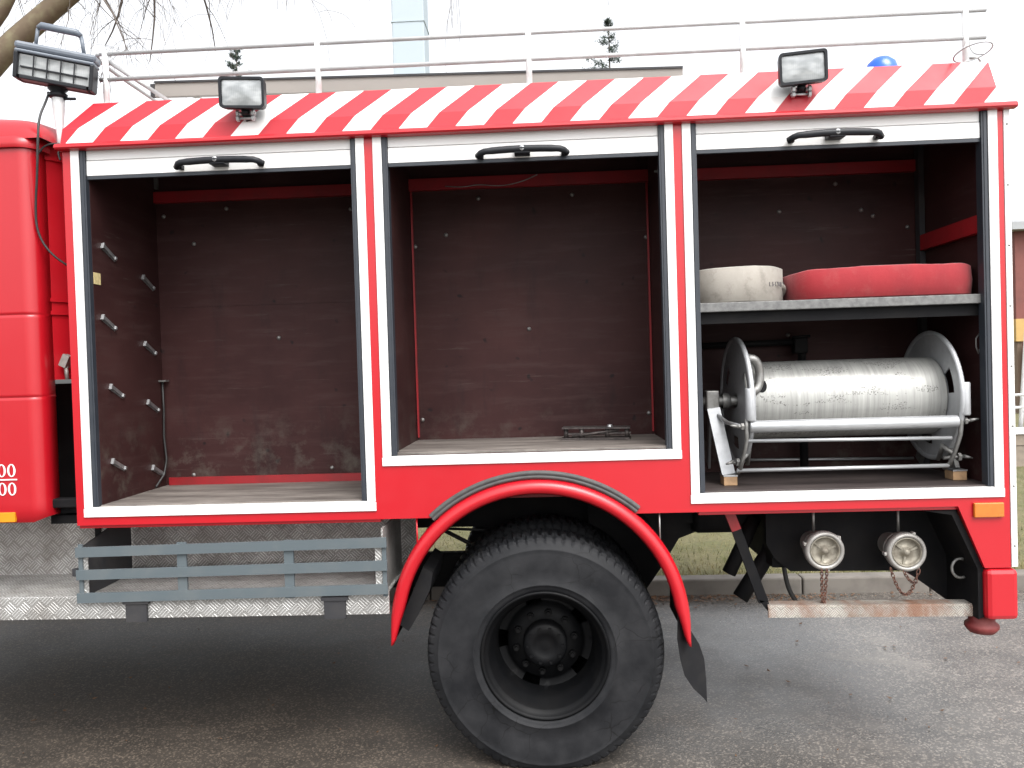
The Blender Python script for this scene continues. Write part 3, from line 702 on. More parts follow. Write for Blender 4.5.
# roof dome
gx, gy = 30, 30; X0, X1, Y0, Y1 = -4.5, -2.335, -.030, 2.33; vs = []
def ff(d_, r): u = min(max(d_ / r, 0), 1); return math.sqrt(max(0, 1 - (1 - u) ** 2))
for i in range(gx + 1):
    for j in range(gy + 1):
        u = i / gx; w = j / gy; u = 1 - (1 - u) ** 2; x = X0 + (X1 - X0) * u
        w = .5 - .5 * math.cos(math.pi * w); y = Y0 + (Y1 - Y0) * w
        h = .075 * ff(min(y - Y0, Y1 - y), .14) * ff(X1 - x, .14) + .105 * ff(min(y - Y0, Y1 - y), .5) * ff(X1 - x, .5)
        vs.append((x, y, 3.015 + h))
mb.add(vs, [(i * (gy + 1) + j, (i + 1) * (gy + 1) + j, (i + 1) * (gy + 1) + j + 1, i * (gy + 1) + j + 1) for i in range(gx) for j in range(gy)], 0, True)
cab = mb.build('cab', M['cabred'], truck)
# gutter lip round the cab corner
mb = MB(); gp = [(-4.4, -.045), (-2.46, -.045)] + [(-2.46 + .085 * math.sin(R(a)), .04 - .085 * math.cos(R(a))) for a in range(10, 91, 10)] + [(-2.372, .10)]
vs = []; 
for x, y in gp: vs += [(x, y, 2.972), (x, y - .004, 2.985), (x, y - .002, 3.012), (x - .01, y + .018, 3.03)]
mb.add(vs, [(i * 4 + j, (i + 1) * 4 + j, (i + 1) * 4 + j + 1, i * 4 + j + 1) for i in range(len(gp) - 1) for j in range(3)], 0, True); mb.build('roof_gutter', M['cabred'], cab)
# lettering 00 over 00 with a bar, and amber reflector
def zero(mb, cx, cz, a, b):
    N = 28; vs = []
    for k in range(N):
        t = 2 * math.pi * k / N; vs += [(cx + a * math.cos(t), CY - .0025, cz + b * math.sin(t)), (cx + a * .50 * math.cos(t), CY - .0025, cz + b * .84 * math.sin(t))]
    mb.add(vs, [(2 * k, 2 * ((k + 1) % N), 2 * ((k + 1) % N) + 1, 2 * k + 1) for k in range(N)])
mb = MB()
for cz in (1.457, 1.369):
    for k in range(2): zero(mb, -2.540 - .0475 * k, cz, .0205, .0305)
mb.box((-2.70, CY - .0035, 1.4105), (-2.514, CY - .0015, 1.4165)); mb.build('lettering', M['white'], cab)
mb = MB(); mb.box((-2.75, CY - .006, 1.212), (-2.531, CY + .01, 1.258), bev=.002); mb.build('amber_reflector', M['yellow'], cab)
mb = MB(); mb.box((-2.36, .09, 1.94), (-2.325, .13, 2.00), rot=Matrix.Rotation(R(25), 3, 'Y')); mb.tube([(-2.345, .11, 1.95), (-2.34, .11, 1.88)], .01, 8); mb.build('cab_latch', M['alu'], cab)
# dark machinery behind the cab skin
mb = MB(); mb.box((-4.4, .46, .9), (-2.45, 2.2, 1.86)); mb.box((-2.45, .75, 1.0), (-2.27, 2.2, 1.86)); mb.box((-2.445, .10, 1.175), (-2.27, .72, 1.215)); mb.build('engine_cover', M['underbody'], truck)
mb = MB(); mb.box((-2.42, .04, 1.262), (-2.262, .10, 1.305), bev=.006); mb.box((-2.40, .10, 1.225), (-2.262, .70, 1.285), bev=.006); mb.build('cross_member', M['underbody'], truck)

# tread-plate side step below the front locker
mb = MB(); mb.box((-4.3, .42, .845), (-.70, .44, 1.163)); mb.build('tread_plate_panel', M['checker_dirty'], truck)
mb = MB(); mb.box((-4.3, -.020, .838), (-.766, .419, .848), 0); mb.box((-4.3, -.022, .742), (-.764, -.006, .850), 0); st = mb.build('side_step', M['checker'], truck, bevel=.002)
mb = MB(); mb.box((-2.415, .412, .86), (-2.385, .4195, 1.15)); mb.build('step_hinge', M['underbody'], truck)
# grey rack with three rails above the step
mb = MB(); mb.box((-2.20, .37, .857), (-.79, .40, .880)); mb.box((-2.21, -.02, .8485), (-.79, .02, .8565)); rack = mb.build('step_rack', M['darkplate'], truck)
def rz(z, x): return z + (x + 2.232) * .0115
for zl in (1.042, .935, .826):
    mb = MB(); mb.bar((-2.236, -.045, zl + .0225), (-.762, -.045, zl + .0225 + .018), .046, .012, up=(0, 1, 0)); mb.build('rack_rail', M['greyrack'], rack)
for x, w in ((-1.733, .045), (-1.225, .045), (-2.22, .02), (-.777, .02)):
    mb = MB(); mb.box((x - w / 2, -.038, .83), (x + w / 2, -.026, 1.10)); mb.build('rack_post', M['greyrack'], rack)
mb = MB()
mb.add([(-2.222, -.03, .835), (-2.222, .40, .857), (-2.222, .40, 1.15), (-2.222, .30, 1.15), (-2.222, -.03, 1.085)], [(0, 1, 2, 3, 4)]); mb.add([(-2.212, -.03, .835), (-2.212, .40, .857), (-2.212, .40, 1.15), (-2.212, .30, 1.15), (-2.212, -.03, 1.085)], [(0, 1, 2, 3, 4)])
mb.box((-2.26, -.04, .95), (-2.236, -.015, .985)); mb.build('rack_side', M['darkplate'], rack)
mb = MB(); mb.box((-.790, -.030, .845), (-.780, .40, 1.145), 0); mb.build('rack_side', M['checker_dirty'], rack)
for x in (-2.205, -.805):
    mb = MB(); mb.box((x - .016, -.030, .86), (x + .016, -.024, 1.06)); mb.build('rack_side', M['checker'], rack)
for x in (-1.960, -1.016):
    mb = MB(); mb.box((x - .050, -.040, .730), (x + .050, -.0225, .815), 0); mb.box((x - .062, -.045, .815), (x + .062, -.0225, .832), 0); mb.build('rack_bracket', M['darkplate'], rack)

# mudguard with rolled edge, rubber seal and flap
mb = MB(); ts = [R(a) for a in [-4, -2, 0, 4, 8] + list(range(12, 170, 4)) + [172, 176, 180, 182]]
vs = []; 
for t in ts:
    e = min((t - ts[0]) / R(16), (ts[-1] - t) / R(16), 1.0); k = .25 + .75 * e ** .7
    r = arch_r(t); sec = [(r, .55), (r, .02), (r - .004, -.018), (r - .018 * k, -.040), (r - .038 * k, -.046), (r - .058 * k, -.040), (r - .068 * k, -.022), (r - .060 * k, -.012), (r - .012, .03), (r - .012, .55)]
    for rr_, y in sec: vs.append((AC[0] + rr_ * math.cos(t), y, AC[1] + rr_ * math.sin(t)))
K = 10
mb.add(vs, [(i * K + j, (i + 1) * K + j, (i + 1) * K + j + 1, i * K + j + 1) for i in range(len(ts) - 1) for j in range(K - 1) if j != 8 or True], 0, True)
for i in (0, len(ts) - 1): mb.add(vs[i * K:(i + 1) * K], [tuple(range(K))])
for f_i, mi_ in []: pass
mg = mb.build('mudguard', [M['red'], M['underbody']], truck)
for p in mg.data.polygons:
    c = p.center
    if c.y > .035: p.material_index = 1
mb = MB(); vs = []; ts2 = [R(a) for a in range(51, 132, 2)]
for t in ts2:
    r = arch_r(t); 
    for rr_, y in [(r + .000, -.001), (r + .004, -.016), (r + .016, -.017), (r + .019, -.008), (r + .023, -.017), (r + .036, -.015), (r + .040, -.001)]: vs.append((AC[0] + rr_ * math.cos(t), y, AC[1] + rr_ * math.sin(t)))
mb.add(vs, [(i * 7 + j, (i + 1) * 7 + j, (i + 1) * 7 + j + 1, i * 7 + j + 1) for i in range(len(ts2) - 1) for j in range(6)], 0, True); mb.build('arch_seal', M['seal'], truck)
mb = MB(); fl_ = [(.570, .74), (.612, .68), (.640, .61), (.680, .54), (.706, .46), (.714, .36), (.716, .250), (.69, .285), (.640, .345), (.596, .42), (.576, .50), (.562, .60)]
mb.prism([(x, z) for x, z in fl_], .0, .014)
fa = mb.build('mudflap', M['rubber'], mg)
for v_ in fa.data.vertices: v_.co.y += .9 * (v_.co.x - .58)
mb = MB(); mb.prism([(-.745, .655), (-.700, .62), (-.650, .70), (-.590, .82), (-.575, .90), (-.62, .93)], .10, .50); mb.build('mudflap', M['rubber'], mg)
for x in (-.630, .500):
    mb = MB(); mb.tube([(x, .02, 1.00 if x < 0 else 1.02), (x, .02, 1.18)], .004, 8); mb.build('mudguard_stay', M['red'] if x < 0 else M['zinc'], mg)

# wheels
WX, WZ, WR = -.047, .520, .563
def lug(i, k, r, a):
    return r, a
def make_tyre(y0):
    prof = [(.292, .060), (.300, .044), (.318, .034), (.330, .033), (.333, .029), (.338, .029), (.341, .032), (.40, .024), (.470, .027), (.488, .030), (.491, .029), (.495, .033), (.505, .040), (.511, .043), (.527, .053), (.538, .065), (.545, .084), (.549, .112), (.549, .150), (.549, .185), (.549, .220), (.544, .250), (.531, .274), (.50, .30), (.42, .318), (.34, .310), (.29, .285)]
    prof = [(r if r < .342 else .342 + (r - .342) * 1.067, a) for r, a in prof]
    N = 4 * 76
    def mod(i, k, r, a):
        if 14 <= i <= 22:
            g = (k % 4 == 3)
            if 16 < i < 20: g = ((k + 2) % 4 == 3)
            if i in (17, 19): pass
            if g: r -= .013 if 15 < i < 21 else .007
        return r, a
    t = MB(); t.lathe(prof, N, (0, y0, 0), 'y', 0, True, mod)
    # the loaded tyre flattens where it stands
    t.v = [(x, y - (.03 * max(0, (-z - .40) / .16) if y < y0 + .17 else 0), max(z, -.5185) if z > -.545 else -.5185 ) for x, y, z in t.v]
    # sharp groove walls: shade the tread flat
    for q_ in range(len(t.sm)):
        i = q_ % (len(prof) - 1)
        if 13 <= i <= 22: t.sm[q_] = False
    return t
def make_wheel(y0, outer_):
    rim = MB(); pr_ = [(.292, .060), (.304, .046), (.303, .036), (.294, .034), (.286, .044), (.278, .062), (.268, .066), (.266, .080), (.258, .090), (.256, .125), (.244, .140), (.240, .220), (.232, .270)]
    rim.lathe(pr_, 72, (0, y0, 0), 'y')
    rr = [.232, .205, .187, .180, .105]; yy = [.270, .278, .276, .252, .252]; N = 80
    vs = [(r * math.cos(2 * math.pi * k / N), y0 + y, r * math.sin(2 * math.pi * k / N)) for k in range(N) for r, y in zip(rr, yy)]; fs = []
    for k in range(N):
        ang = (k + .5) * 360 / N
        for j in range(4):
            if j in (0, 1) and any(abs((ang - h + 180) % 360 - 180) < 11 for h in (-112, -40, 32, 104, 176)): continue
            k2 = (k + 1) % N; fs.append((k * 5 + j, k * 5 + j + 1, k2 * 5 + j + 1, k2 * 5 + j))
    rim.add(vs, fs, 0, True)
    w = rim.build('wheel', M['rim']); w.location = (WX, 0, WZ); attach(w, truck)
    t = make_tyre(y0).build('tyre', M['tyre']); t.parent = w
    if outer_:
        h = MB(); h.lathe([(.108, y0 + .252), (.108, y0 + .190), (.098, y0 + .176), (.060, y0 + .173), (.055, y0 + .178), (.02, y0 + .178), (0, y0 + .176)], 32, (0, 0, 0), 'y')
        for k in range(10): a = 2 * math.pi * k / 10; hexnut(h, (.084 * math.cos(a), y0 + .176, .084 * math.sin(a)), (0, -1, 0), .009, .008)
        h = h.build('hub', M['rim']); h.parent = w
        n0 = None
        for k in range(10):
            a = 2 * math.pi * (k + .3) / 10
            if n0 is None:
                t_ = MB(); hexnut(t_, (0, 0, 0), (0, -1, 0), .017, .024); t_.tube([(0, -.02, 0), (0, -.042, 0)], .010, 8); n0 = t_.build('wheel_nut', M['rim']); o = n0
            else: o = n0.copy(); col.objects.link(o)
            o.parent = w; o.location = (  .145 * math.cos(a), y0 + .252, .145 * math.sin(a))
    return w
make_wheel(-.022, True); make_wheel(.36, False)
for yy in (1.62, 1.98): make_wheel(yy, False)

# chassis, tanks, pipes underneath
mb = MB()
for y in (.80, 1.50): mb.box((-4.4, y - .04, .985), (1.90, y + .04, 1.164))
mb.tube([(WX, .25, WZ), (WX, 2.1, WZ)], .09, 12); mb.lathe([(0, .95), (.18, 1.0), (.20, 1.15), (.18, 1.3), (0, 1.35)], 20, (WX, 0, WZ), 'y')
mb.bar((-.65, .8, .80), (.55, .8, .80), .06, .08, up=(0, 1, 0)); mb.build('chassis_frame', M['underbody'], truck)
mb = MB(); mb.box((-1.25, .72, .655), (-.42, .80, .845), bev=.015); mb.box((-1.9, .70, .655), (-1.25, 2.0, .845), bev=.02); mb.box((-4.2, .70, .70), (-1.95, 2.0, .96), bev=.02); mb.box((-4.3, 1.95, .36), (-1.30, 2.28, 1.16), bev=.02); mb.build('fuel_tank_and_blocker', M['underbody'], truck)  # tanks, plus unseen far-side box added to block sky reflection on left asphalt
mb = MB(); mb.tube([(-.66, .75, 1.00), (-.40, .75, .86), (-.30, .75, .90)], .012, 8); mb.tube([(-.62, .78, .975), (-.28, .78, .955)], .008, 8); mb.build('brake_line', M['cable'], truck)
mb = MB(); mb.prism([(1.060, 1.163), (1.060, .96), (1.10, .885), (1.175, .822), (1.735, .815), (1.985, .625), (1.985, 1.163)], .30, .345); mb.box((1.10, .345, .83), (1.75, 2.0, 1.163)); mb.build('pump_tank', M['underbody'], truck)
mb = MB(); mb.prism([(1.70, 1.16), (1.838, 1.16), (1.955, .90), (1.955, .67), (1.93, .66), (1.93, .89), (1.82, 1.14)], .022, .30); mb.build('skirt_return', M['underbody'], truck)
mb = MB(); mb.prism([(.20, .64), (.50, .66), (.60, .80), (.68, .93), (.84, .99), (.84, 1.163), (.20, 1.163)], .60, .64); mb.build('inner_guard', M['underbody'], truck)
mb = MB(); mb.lathe([(0, .74), (.09, .75), (.105, .78), (.105, 1.02), (.09, 1.05), (0, 1.06)], 20, (0, .62, 1.06), 'x'); mb.box((.42, .55, 1.02), (.75, .9, 1.16)); mb.build('air_tank', M['underbody'], truck)
mb = MB(); mb.tube([(1.06, .52, 1.05), (.99, .50, .91), (.918, .50, .765)], .036, 12); mb.build('drain_pipe', M['underbody'], truck)
mb = MB(); mb.tube([(1.18, .52, 1.0), (1.12, .50, .86), (.968, .48, .640)], .042, 14); mb.build('exhaust_pipe', M['underbody'], truck)
mb = MB(); mb.tube(smooth([(1.20, .5, .84), (1.205, .5, .76), (1.225, .5, .67), (1.262, .5, .605)]), .012, 8); mb.build('drain_hose', M['cable'], truck)

# hose couplings with caps and chains
def link_chain(mb, p, q, sag, n, r=.007):
    p, q = Vector(p), Vector(q)
    for k in range(n):
        u = (k + .5) / n; c = p.lerp(q, u) + Vector((0, 0, -sag * 4 * u * (1 - u)))
        d = (q - p) / n + Vector((0, 0, -sag * 4 * (1 - 2 * u) / n)); L = d.length * .75; d.normalize(); s_ = d.orthogonal().normalized()
        if k % 2: s_ = d.cross(s_)
        mb.tube([c + d * (L * math.cos(2 * math.pi * j / 8)) + s_ * (r * math.sin(2 * math.pi * j / 8)) for j in range(8)], .0024, 5, closed=True)
cp0 = None
for i, (x, z, ry) in enumerate(((1.279, .966, 0), (1.655, .952, 0))):
    mb = MB(); mb.lathe([(.055, .30), (.055, .20), (.078, .195), (.080, .170), (.070, .165), (.070, .15), (.090, .145), (.092, .112), (.086, .100), (.074, .098), (.070, .108)], 36, (x, 0, z), 'y')
    for k in range(3):
        a = R(40 + 120 * k + 25 * i); mb.box((x + .092 * math.cos(a) - .010, .110, z + .092 * math.sin(a) - .008), (x + .092 * math.cos(a) + .006, .14, z + .092 * math.sin(a) + .008), bev=.003)
    cpn = mb.build('hose_coupling', M['alu'], truck)
    mb = MB(); mb.lathe([(.070, .106), (.066, .100), (.062, .110), (.058, .124), (.030, .126), (.024, .120), (.016, .112), (.014, .104), (.008, .099), (0, .098)], 30, (x, 0, z), 'y')
    for k in range(3): a = R(20 + 120 * k); mb.bar((x + .02 * math.cos(a), .122, z + .02 * math.sin(a)), (x + .058 * math.cos(a), .122, z + .058 * math.sin(a)), .010, .008)
    M.setdefault('cap', metal('dirty_brass_cap', (.34, .315, .26), (.17, .15, .12), .55, .3, (1, 1, 1), 30, .5))
    mb.build('coupling_cap', M['cap'], cpn)
    mb = MB()
    if i == 0:
        link_chain(mb, (x - .02, .10, z - .085), (x - .02, .10, z - .275), 0, 14); link_chain(mb, (x + .005, .10, z - .085), (x - .012, .10, z - .25), 0, 12)
    else: link_chain(mb, (x - .075, .11, z - .075), (x + .05, .10, z - .08), .12, 20); link_chain(mb, (x - .02, .10, z - .085), (x + .04, .10, z - .14), .02, 8)
    mb.build('cap_chain', M['rust'], cpn)
    mb = MB(); mb.tube([(x - .03 + .02 * i, .17, z + .08), (x - .03 + .02 * i, .17, 1.162)], .007, 8); mb.build('coupling_hanger', M['zinc'], cpn)

# rear side step, brace, bumper, marker, buffer
mb = MB(); mb.bar((1.000, .075, .692), (1.955, .075, .684), .050, .012, up=(0, 1, 0)); mb.bar((1.000, .110, .7185), (1.955, .110, .7105), .010, .070, up=(0, 1, 0)); mb.build('rear_step', M['checker_rust'], truck)
mb = MB(); mb.bar((.832, .10, 1.172), (.868, .10, 1.075), .045, .02, 1, up=(0, 1, 0)); mb.bar((.868, .10, 1.075), (.985, .10, .735), .045, .02, 0, up=(0, 1, 0)); mb.prism([(.962, .745), (1.008, .735), (1.012, .680)], .09, .11); mb.build('step_brace', [M['underbody'], M['red_beam']], truck)
mb = MB(); mb.box((1.952, -.012, .663), (2.094, 2.3, .896), bev=.022); bp = mb.build('rear_bumper', M['red'], truck)
mb = MB(); mb.lathe([(0, .575), (.055, .578), (.072, .60), (.072, .615), (.055, .63), (.06, .662), (0, .662)], 24, (1.985, .10, 0), 'z'); M['buffer'] = paint('faded_red_rubber', (.16, .02, .02), (.3, .08, .07), .6, 0, .8, 14); mb.build('bumper_buffer', M['buffer'], truck)
mb = MB(); mb.box((1.902, -.016, 1.132), (2.033, -.0005, 1.198), bev=.004); mk = mb.build('side_marker', M['orange'], truck)
mb = MB(); mb.tube([(1.905 + .04 * math.cos(R(a)), .12, .87 + .045 * math.sin(R(a))) for a in range(70, 300, 15)], .007, 8); mb.build('towing_ring', M['zinc'], truck)

# ------------------------------------------------------------------ gear lying in the lockers
def hose_coil(name, cx, cy, hw, hd, turns, base, height, mat, seed, square=2.0, gap=.016, start=.25):
    r_ = random.Random(seed); mb = MB(); seg = 64; pts = []; tot = int(turns * seg)
    offs = [r_.uniform(-.006, .004) for _ in range(int(turns) + 3)]
    def pt(k):
        u = k / seg; t = 2 * math.pi * u + start; sh = 1 - gap * u / min(hw, hd)
        c, s_ = math.cos(t), math.sin(t); p = 2 / square
        x = cx + hw * sh * math.copysign(abs(c) ** p, c) ; y = cy + hd * (1 - gap * u / hd) * math.copysign(abs(s_) ** p, s_)
        wob = 1 + .012 * noise.noise(Vector((x * 4, y * 4, seed)))
        x = cx + (x - cx) * wob; y = cy + (y - cy) * wob
        a = offs[int(u)] * (1 - u % 1) + offs[int(u) + 1] * (u % 1)
        zt_ = base + height + a + .008 * noise.noise(Vector((x * 10, y * 10, seed + 3))) - .008 * max(0, -(x - cx) / hw) * (1 if name == 'r' else 0)
        zb_ = base + .001 + .002 * abs(noise.noise(Vector((x * 9, y * 9, seed + 8))))
        return x, y, zt_, zb_
    vs = []
    for k in range(tot + 1):
        x, y, zt_, zb_ = pt(k); x2, y2, _, _ = pt(k + 1); d = Vector((x2 - x, y2 - y, 0)); d = d.normalized() if d.length else Vector((1, 0, 0)); nrm = Vector((d.y, -d.x, 0)); h = gap * .46
        b = .004 + .006 * noise.noise(Vector((x * 11, y * 11, 5)))
        for o_, z in ((0, zb_), (h * 1.0, zb_ + .006), (h + b, (zt_ + zb_) / 2), (h * 1.0, zt_ - .006), (0, zt_), (-h * .9, zt_ - .008), (-h * .9, zb_ + .01)): vs.append((x + nrm.x * o_, y + nrm.y * o_, z))
    mb.add(vs, [(k * 7 + j, (k + 1) * 7 + j, (k + 1) * 7 + (j + 1) % 7, k * 7 + (j + 1) % 7) for k in range(tot) for j in range(7)], 0, True)
    mb.add(vs[:7], [tuple(range(7))]); mb.add(vs[-7:], [tuple(range(7))])
    return mb, pt
SH = 2.1405
mb, pt = hose_coil('w', .925, .310, .245, .245, 9.5, SH, .170, None, 3)
# loose outer end at the right
mb.tube(smooth([(1.10, .20, SH + .07), (1.135, .18, SH + .085), (1.152, .22, SH + .06), (1.15, .28, SH + .03)], 2), [.012] * 0 or .012, 8)
hw_ = mb.build('fire_hose', M['hose_white'], None, fixn=True); tag(hw_, 'rolled white canvas fire hose lying on the shelf of the rear locker', 'fire hose', 'rolled fire hoses on the locker shelf')
def strokes(mb, cx, cy, hw, hd, a0_, a1_, z0_, h, n, seed, square=2.0, off=.0105):
    r_ = random.Random(seed); p = 2 / square
    for k in range(n):
        t = R(a0_ + (a1_ - a0_) * k / (n - 1)); c, s_ = math.cos(t), math.sin(t)
        x = cx + (hw + off) * math.copysign(abs(c) ** p, c); y = cy + (hd + off) * math.copysign(abs(s_) ** p, s_); z = z0_ + r_.uniform(-.002, .002)
        tn = Vector((-s_, c, 0)).normalized()
        hh = h * r_.uniform(.8, 1.0)
        if r_.random() < .75: mb.bar((x, y, z), (x, y, z + hh), .0028, .003, up=tn.cross(Vector((0, 0, 1))))
        if r_.random() < .5: mb.bar(Vector((x, y, z + hh * r_.choice((.1, .5, .9)))), Vector((x, y, z + hh * r_.choice((.1, .5, .9)) + .0001)) + tn * .009, .003, .003, up=tn.cross(Vector((0, 0, 1))))
mb = MB(); strokes(mb, .925, .310, .245, .245, -62, -38, SH + .072, .024, 12, 4, off=.0125); mb.build('stencil_marks', M['ink'], hw_)
mb, pt = hose_coil('r', 1.585, .322, .416, .285, 11.5, SH, .146, None, 11, 5.0, start=1.9)
hr_ = mb.build('fire_hose', M['hose_red'], None, fixn=True); tag(hr_, 'rolled red canvas fire hose lying on the shelf of the rear locker', 'fire hose', 'rolled fire hoses on the locker shelf')

# black folded iron bracket on the middle locker floor
ib_ = empty('iron_bracket', (.25, .45, 1.4905)); tag(ib_, 'dark folded iron bracket lying on the floor of the middle locker', 'bracket')
mb = MB(); mb.bar((.075, .47, 1.551), (.420, .43, 1.548), .11, .008, up=(0, 0, 1)); mb.build('top_plate', M['ironplate'], ib_)
mb = MB(); mb.bar((.07, .46, 1.496), (.415, .40, 1.496), .09, .009, up=(0, 0, 1)); mb.bar((.10, .43, 1.520), (.42, .405, 1.522), .02, .010, up=(0, 0, 1)); mb.build('base_plate', M['ironplate'], ib_)
mb = MB()
for x, y in ((.09, .44), (.17, .42), (.30, .41), (.40, .40)): mb.tube([(x, y, 1.499), (x, y, 1.548)], .012, 8)
mb.tube([(.12, .42, 1.508), (.36, .40, 1.538)], .008, 8); mb.lathe([(0, 1.566), (.012, 1.564), (.016, 1.556), (.016, 1.55)], 10, (.315, .43, 0), 'z', 1)
mb.build('hinge_pin', [M['ironplate'], M['steel']], ib_)

# ------------------------------------------------------------------ ground, kerb, verge
def struct(name, mb, m): o = mb.build(name, m); o['kind'] = 'structure'; return o
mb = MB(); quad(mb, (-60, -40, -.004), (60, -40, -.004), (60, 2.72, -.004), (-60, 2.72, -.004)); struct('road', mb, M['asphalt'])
mb = MB(); quad(mb, (-900, -900, -.25), (900, -900, -.25), (900, 2.7, -.25), (-900, 2.7, -.25)); struct('ground', mb, M['turf'])
mb = MB(); nx, ny = 120, 60; vs = []
for i in range(nx + 1):
    for j in range(ny + 1):
        x = -60 + 120 * i / nx; y = 2.86 + 57 * (j / ny) ** 2; vs.append((x, y, .105 + .03 * noise.noise(Vector((x * .9, y * .9, 1))) * min(1, (y - 2.86) * 2)))
mb.add(vs, [(i * (ny + 1) + j, (i + 1) * (ny + 1) + j, (i + 1) * (ny + 1) + j + 1, i * (ny + 1) + j + 1) for i in range(nx) for j in range(ny)], 0, True)
quad(mb, (-900, 59, .07), (900, 59, .07), (900, 900, .07), (-900, 900, .07)); struct('grass_verge', mb, M['turf'])
mb = MB(); x = -14.0
while x < 16: mb.box((x, 2.715 + rnd.uniform(-.004, .004), -.1), (x + .992, 2.862, .128 + rnd.uniform(-.004, .003)), bev=.014); x += 1.0
struct('kerb', mb, M['concrete'])
mb = MB(); r_ = random.Random(5)
def blade(x, y, h):
    a = r_.uniform(0, 6.28); w = r_.uniform(.002, .0045); l = r_.uniform(-.6, .6) * h, r_.uniform(-.6, .6) * h; z = .10
    mb.v += [(x - w * math.cos(a), y - w * math.sin(a), z), (x + w * math.cos(a), y + w * math.sin(a), z), (x + l[0], y + l[1], z + h)]; k = len(mb.v); mb.f.append((k - 3, k - 2, k - 1)); mb.mi.append(0); mb.sm.append(False)
for _ in range(26000):
    y = 2.87 + 8 * r_.random() ** 2.2; x = r_.uniform(-3.5, 9) if y < 5 else r_.uniform(-4, 12); blade(x, y, r_.uniform(.02, .075) * (1.0 + .6 * noise.noise(Vector((x * 1.5, y * 1.5, 0)))))
tag(mb.build('grass', M['grass'], None, fixn=False), kind='stuff')
# leaf litter along the kerb
mb = MB()
for _ in range(900):
    if r_.random() < .72: y = 2.70 - abs(r_.gauss(0, .10)); x = r_.choice((r_.gauss(1.1, .35), r_.gauss(1.75, .3), r_.uniform(-3, 6), r_.gauss(.8, .2)))
    else: y = r_.uniform(-1.6, 2.6); x = r_.uniform(-3, 4)
    s_ = r_.uniform(.006, .02) * (.6 if y < .5 else 1); a = r_.uniform(0, 6.28); c, s2 = math.cos(a) * s_, math.sin(a) * s_
    mb.add([(x + c, y + s2, .002 + r_.uniform(0, .012)), (x - s2 * .5, y + c * .5, .003), (x - c, y - s2, .002 + r_.uniform(0, .01)), (x + s2 * .5, y - c * .5, .003)], [(0, 1, 2, 3)])
tag(mb.build('leaf_litter', M['leaf'], None, fixn=False), kind='stuff')

# ------------------------------------------------------------------ trees
def grow(mb, p, d, L, r, depth, droop, rng, seg=6, spread=.7, mi=0, minr=.0022):
    pts = [Vector(p)]; d = Vector(d).normalized(); rs = [r]
    for k in range(seg):
        d = (d + Vector((rng.gauss(0, .13), rng.gauss(0, .13), rng.gauss(0, .1) - droop * (k + 1) / seg))).normalized()
        pts.append(pts[-1] + d * L / seg); rs.append(max(minr, r * (1 - .75 * (k + 1) / seg)))
    mb.tube(pts, rs, 7 if r > .03 else 4 if r > .006 else 3, mi, caps=False)
    if depth > 0:
        for k in range(rng.randint(3, 5) if depth > 1 else rng.randint(3, 6)):
            i = rng.randint(1, seg); q_ = pts[i]; dd = (pts[i] - pts[i - 1]).normalized(); o_ = Vector((rng.gauss(0, 1), rng.gauss(0, 1), rng.gauss(0, .6))).normalized()
            grow(mb, q_, dd * (1 - spread) + o_ * spread, L * rng.uniform(.4, .65), max(minr, rs[i] * .55), depth - 1, droop * 1.35 + .05, rng, 5, spread, mi, minr)
tr = empty('bare_tree', (-6.9, 4.2, .10)); tag(tr, 'leafless tree behind the cab with a thick mossy limb and thin hanging twigs', 'tree')
mb = MB(); rg = random.Random(21)
mb.tube(smooth([(-6.95, 4.2, .05), (-6.9, 4.2, 1.4), (-6.75, 4.2, 2.8), (-6.6, 4.15, 4.0)], 2), [.30 - .10 * k / 15 for k in range(16)] if False else .26, 12)
mb.build('trunk', M['bark'], tr)
mb = MB()
def limb(pts, r0, r1, name='limb'):
    p = smooth(pts, 2); n_ = len(p); mb.tube(p, [r0 + (r1 - r0) * k / (n_ - 1) for k in range(n_)], 10, 0); return p
l1 = limb([(-6.7, 4.15, 3.6), (-6.1, 4.05, 4.35), (-5.42, 4.0, 5.10), (-4.75, 4.0, 5.62), (-4.0, 4.05, 6.2), (-3.0, 4.1, 6.7), (-1.6, 4.1, 7.0), (-.3, 4.2, 6.9)], .15, .03)
mb.build('limb', M['bark'], tr)
mb = MB(); l2 = limb([(-6.6, 4.15, 4.0), (-6.2, 4.0, 4.8), (-5.55, 3.9, 5.28), (-5.2, 3.9, 5.55), (-4.9, 3.8, 6.2)], .13, .05); mb.build('limb', M['bark'], tr)
mb = MB(); l3 = limb([(-4.75, 4.0, 5.62), (-5.0, 4.0, 5.95), (-5.1, 3.95, 6.4), (-4.6, 3.9, 7.1)], .07, .03); mb.build('limb', M['bark'], tr)
mb = MB()
for k in range(14): i = rg.randint(len(l1) // 2 - 2, len(l1) - 1); grow(mb, l1[i], (rg.gauss(.2, .5), rg.gauss(0, .4), rg.uniform(-.5, .4)), rg.uniform(.7, 1.5), .02, 2, .25, rg)
for k in range(5): grow(mb, l2[-1 - rg.randint(0, 3)], (rg.gauss(0, .6), rg.gauss(0, .4), .3), 1.3, .025, 2, .15, rg)
for k in range(9): i = int(len(l1) * .50) + rg.randint(-2, 2); grow(mb, l1[i] + Vector((0, 0, -.02)), (rg.uniform(.0, .5), rg.gauss(0, .3), -.9), rg.uniform(.5, .95), .007, 1, .15, rg, 6, .35)
# single long hanging twigs
for px, zb2, L in ((-.78, 5.25, 1.5), (-.66, 5.75, 1.1), (-1.55, 5.85, .9), (-1.4, 6.0, .8), (-1.7, 5.95, .9)):
    grow(mb, (px, 4.1, zb2 + L), (.02, 0, -1), L, .007, 1, .2, rg, 7, .25)
mb.build('twigs', M['twig'], tr)

